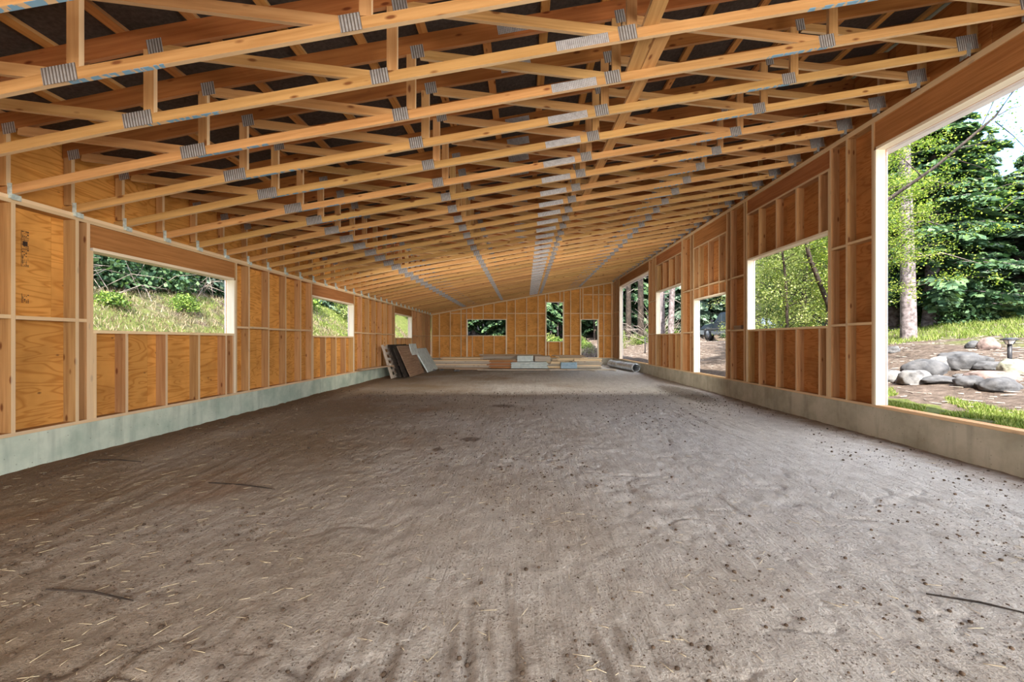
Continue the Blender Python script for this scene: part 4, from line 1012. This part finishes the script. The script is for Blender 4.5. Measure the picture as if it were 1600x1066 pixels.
# tarp covered load in the bed
M['tarp'] = simple('blue_tarp', (.04, .08, .20), (.35, .42, .55), 5, .5, .4, .03, p=(.4, .6))
bm = bmesh.new(); bmesh.ops.create_icosphere(bm, subdivisions=4, radius=1)
for v_ in bm.verts:
    n0 = mn.noise(v_.co*2.2+Vector((4, 4, 4))); v_.co *= 1+.28*n0
    v_.co.z = max(v_.co.z, -.5)
bmesh.ops.scale(bm, vec=(.62, .55, .68), verts=bm.verts)
tag(put('tarp_bundle', bm_mesh('tarp_bundle', bm, M['tarp'], True), None, None, Matrix.Translation((12.45, 22.2, G(12.45, 22.2)+.55))), 'dark blue tarp-covered heap at the lower left of the leafy window', 'bundle')

# ------------------------------------------------------------------ things on the floor at the far end
M['greyboard'] = simple('grey_green_panels', (.46, .52, .50), (.68, .74, .70), 5, .7, .1)
M['steel'] = simple('galvanised_pipe', (.50, .53, .55), (.80, .84, .86), 7, .30, .15, .01, .6)
M['bluetub'] = simple('blue_grey_sheet', (.22, .34, .42), (.38, .50, .58), 6, .5, .1)
FZ = lambda x, y: float(zf(np.array(x), np.array(y)))
# sheets leaning against the left wall
def lean(name, ya, yb, xb, xt_, zt2, t, mat, label, group=None, z0=.02):
    o = board(name, None, ((xb+xt_)/2, ya, (z0+zt2)/2), ((xb+xt_)/2, yb, (z0+zt2)/2), math.hypot(xt_-xb, zt2-z0), t, (xt_-xb, 0, zt2-z0), mat)
    return tag(o, label, 'sheet', group)
gl_ = 'sheets leaning on the left wall'
lean('plywood_sheet', 15.45, 17.6, -4.16, -4.66, 1.15, .022, 'brownwood', 'brown plywood sheet leaning in front of the darker sheets', gl_)
lean('plywood_sheet', 15.15, 17.4, -4.29, -4.74, 1.17, .05, M['bark2'], 'dark brown sheet just behind the front brown sheet', gl_)
lean('plywood_sheet', 14.95, 17.2, -4.42, -4.82, 1.20, .04, M['bark2'], 'very dark sheet third in the leaning row', gl_)
lean('grey_sheet', 16.9, 17.9, -4.32, -4.60, 1.22, .03, 'greyboard', 'grey panel showing above the leaning brown sheet', gl_)
lean('grey_sheet', 17.8, 19.8, -4.06, -4.62, 1.0, .05, 'greyboard', 'pale blue-grey panel leaning right of the brown sheet', gl_)
# wooden pallet standing on edge behind the sheets
e = empty('pallet', (-4.9, 15, .0), label='grey wooden pallet standing on edge behind the leaning sheets', cat='pallet')
for k in range(6):
    z_ = .1+k*.2; xx = -4.54-.36*(z_/1.2)
    board('pallet_slat', e, (xx, 14.75, z_), (xx, 15.85, z_), .10, .018, (-.3, 0, 1), 'oldwood')
for y_ in (14.8, 15.3, 15.8): board('pallet_stringer', e, (-4.61, y_, .03), (-4.97, y_, 1.2), .09, .04, (1, 0, .3), 'oldwood')
tag(board('plank', None, (-5.12, 13.1, .45), (-4.55, 15.6, .47), .16, .04, (1, 0, 0), 'brownwood'), 'short brown plank poking out from the sill behind the leaning sheets', 'plank')
# lumber piles: every board on its own
pile = random.Random(4)
def stack(x0, x1, y0_, rows_, per, w, t, mats, label, group, zb=0.02, jit=.12):
    for r in range(rows_):
        for k in range(per):
            a = x0+pile.uniform(-jit, jit); b = x1+pile.uniform(-jit, jit); y_ = y0_+k*(w+.012)+pile.uniform(-.006, .006); sk = pile.uniform(-.03, .03)
            o = board('lumber_board', None, (a, y_, zb+r*(t+.004)+t/2), (b, y_+sk, zb+r*(t+.004)+t/2), w, t, (0, 1, 0), pile.choice(mats))
            lb = label+', front row, %s from bottom' % ord_word(r+1)
            if k: lb = label+', row %s behind the front' % ord_word(k)
            if group is None: lb = label
            tag(o, lb, 'board', group)
stack(-4.6, -1.6, 20.1, 1, 1, .14, .06, ['brownwood'], 'lowest front board of the long left lumber stack', None)
stack(-4.75, -1.35, 20.5, 8, 4, .14, .045, ['oldwood', 'oldwood', 'stud_back'], 'long weathered board in the left lumber stack', 'boards of the left lumber stack')
stack(-4.2, -.9, 21.7, 10, 3, .14, .045, ['stud_back', 'lumber'], 'long pale board in the stack against the far wall, left', 'boards of the pale left rear stack')
stack(-1.7, -.45, 20.4, 9, 3, .09, .045, ['brownwood', 'header'], 'short brown offcut in the middle pile', 'offcuts of the middle pile')
stack(-2.2, .9, 21.6, 13, 2, .14, .045, ['brownwood', 'oldwood'], 'long brown board behind the grey panels', 'boards behind the grey panels')
def slab(name, x0, x1, ya, yb, z0, z1, mat, label, cat, group=None):
    bm = bmesh.new(); bm_box(bm, ((x0+x1)/2, (ya+yb)/2, (z0+z1)/2), (x1-x0, yb-ya, z1-z0)); bmesh.ops.bevel(bm, geom=list(bm.edges), offset=.006, segments=1, affect='EDGES')
    tag(put(name, bm_mesh(name, bm, M[mat]), None), label, cat, group)
for k in range(6):
    slab('cement_sheet', -.65+.03*(k % 2), 1.15-.04*(k % 3), 20.2, 21.3, .03+k*.05, .075+k*.05, 'greyboard', 'grey-green sheet in the low middle stack, %s from the bottom' % ord_word(k+1), 'panel', 'grey sheets of the middle stack')
slab('grey_box', .0-.35, .42, 20.4, 21.2, .34, .62, 'greyboard', 'grey-green box on top of the middle panel stack', 'box')
slab('grey_box', .50, 1.25, 20.45, 21.2, .34, .60, 'oldwood', 'long grey-brown crate right of the grey-green box', 'crate')
stack(1.2, 2.0, 20.4, 6, 3, .14, .05, ['stud_back', 'brownwood', 'oldwood', 'lumber'], 'short mixed offcut right of the grey panels', 'offcuts right of the grey panels', jit=.25)
slab('blue_bin', 1.72, 2.48, 20.0, 20.38, .03, .32, 'bluetub', 'low blue-grey bin lying between the stacks', 'bin')
stack(2.35, 3.7, 20.5, 9, 3, .14, .045, ['oldwood', 'stud_back'], 'board in the neat right lumber stack', 'boards of the right lumber stack', jit=.1)
stack(1.6, 3.0, 21.8, 12, 2, .14, .045, ['stud_back', 'brownwood'], 'board in the rear stack below the tall window', 'boards of the rear stack', jit=.3)
for (a, b, y_, mt, lb) in ((-2.1, 1.1, 19.0, 'oldwood', 'long pale board lying on the dirt, left part of the front line'), (1.0, 4.1, 19.1, 'oldwood', 'long pale board lying on the dirt, right part of the front line'),
                       (-3.2, -1.9, 19.5, 'brownwood', 'short board lying on the dirt before the left stack')):
    tag(board('lumber_board', None, (a, y_, .04), (b, y_+.05, .04), .14, .05, (0, 1, 0), mt), lb, 'board', 'boards lying on the dirt')
for (x_, y_, dx, dy, lb) in ((3.05, 18.3, -.25, .75, 'thin stick lying toward the viewer below the right stack'), (4.0, 18.5, -.25, .9, 'thin stick lying left of the steel pipe'), (1.15, 18.6, -.1, .3, 'short block under the joint of the front boards')):
    tag(board('stick', None, (x_, y_, .035), (x_+dx, y_+dy, .04), .05, .03, (1, 0, 0), 'oldwood'), lb, 'stick')
for (px, Y_, r, lb) in ((675, 18.9, .12, 'pale stone beside the foot of the pale blue-grey panel'), (714, 18.6, .09, 'pale stone on the dirt before the left lumber stack'), (690, 19.2, .07, 'small stone between two pale stones left')):
    x, y_ = at(px, Y_); bm = bmesh.new(); bmesh.ops.create_icosphere(bm, subdivisions=2, radius=1)
    for v_ in bm.verts: v_.co *= 1+.25*mn.noise(v_.co*1.5+Vector((px, 0, 0)))
    bmesh.ops.scale(bm, vec=(r*1.6, r, r*.55), verts=bm.verts); tag(put('stone', bm_mesh('stone', bm, M['rock_pale'], True), None, None, Matrix.Translation((x, y_, .03))), lb, 'stone')
# corrugated steel pipe
def pipe(p0, p1, r, label):
    p0, p1 = Vector(p0), Vector(p1); Lp = (p1-p0).length; n_ = int(Lp/.017); pts = []; rad = []
    e = empty('steel_pipe', tuple(p0), label=label, cat='pipe')
    path = [(p1-p0)*(i/n_) for i in range(n_+1)]; ro = [r-.006*(math.cos(i*math.pi/2)) for i in range(n_+1)]
    V, Fc = tube(path, ro, 32, False); V2, F2 = tube(path, [x-.008 for x in ro], 32, False); k = len(V); nn = len(V)//32
    Fc = list(Fc)+[tuple(x+k for x in reversed(f)) for f in F2]; V = list(V)+list(V2)
    for a in (0, (nn-1)*32): Fc += [(a+i, a+k+i, a+k+(i+1) % 32, a+(i+1) % 32) for i in range(32)]
    addp('pipe_wall', V, Fc, 'steel', e)
    d = (p1-p0).normalized()
    for t in (.01, .62, .99):
        c0 = (p1-p0)*t; V, Fc = tube([c0-d*.03, c0+d*.03], [r+.012, r+.012], 32, False); V2, F2 = tube([c0-d*.03, c0+d*.03], [r+.004, r+.004], 32, False); k = len(V)
        addp('band', list(V)+list(V2), list(Fc)+[tuple(x+k for x in reversed(f)) for f in F2]+[(i, i+k, (i+1) % 32+k, (i+1) % 32) for i in range(32)]+[(i+32, (i+1) % 32+32, (i+1) % 32+32+k, i+32+k) for i in range(32)], 'steel', e)
pipe((4.74, 18.0, .185), (4.42, 21.7, .185), .17, 'galvanised corrugated steel pipe lying along the foot of the right wall')
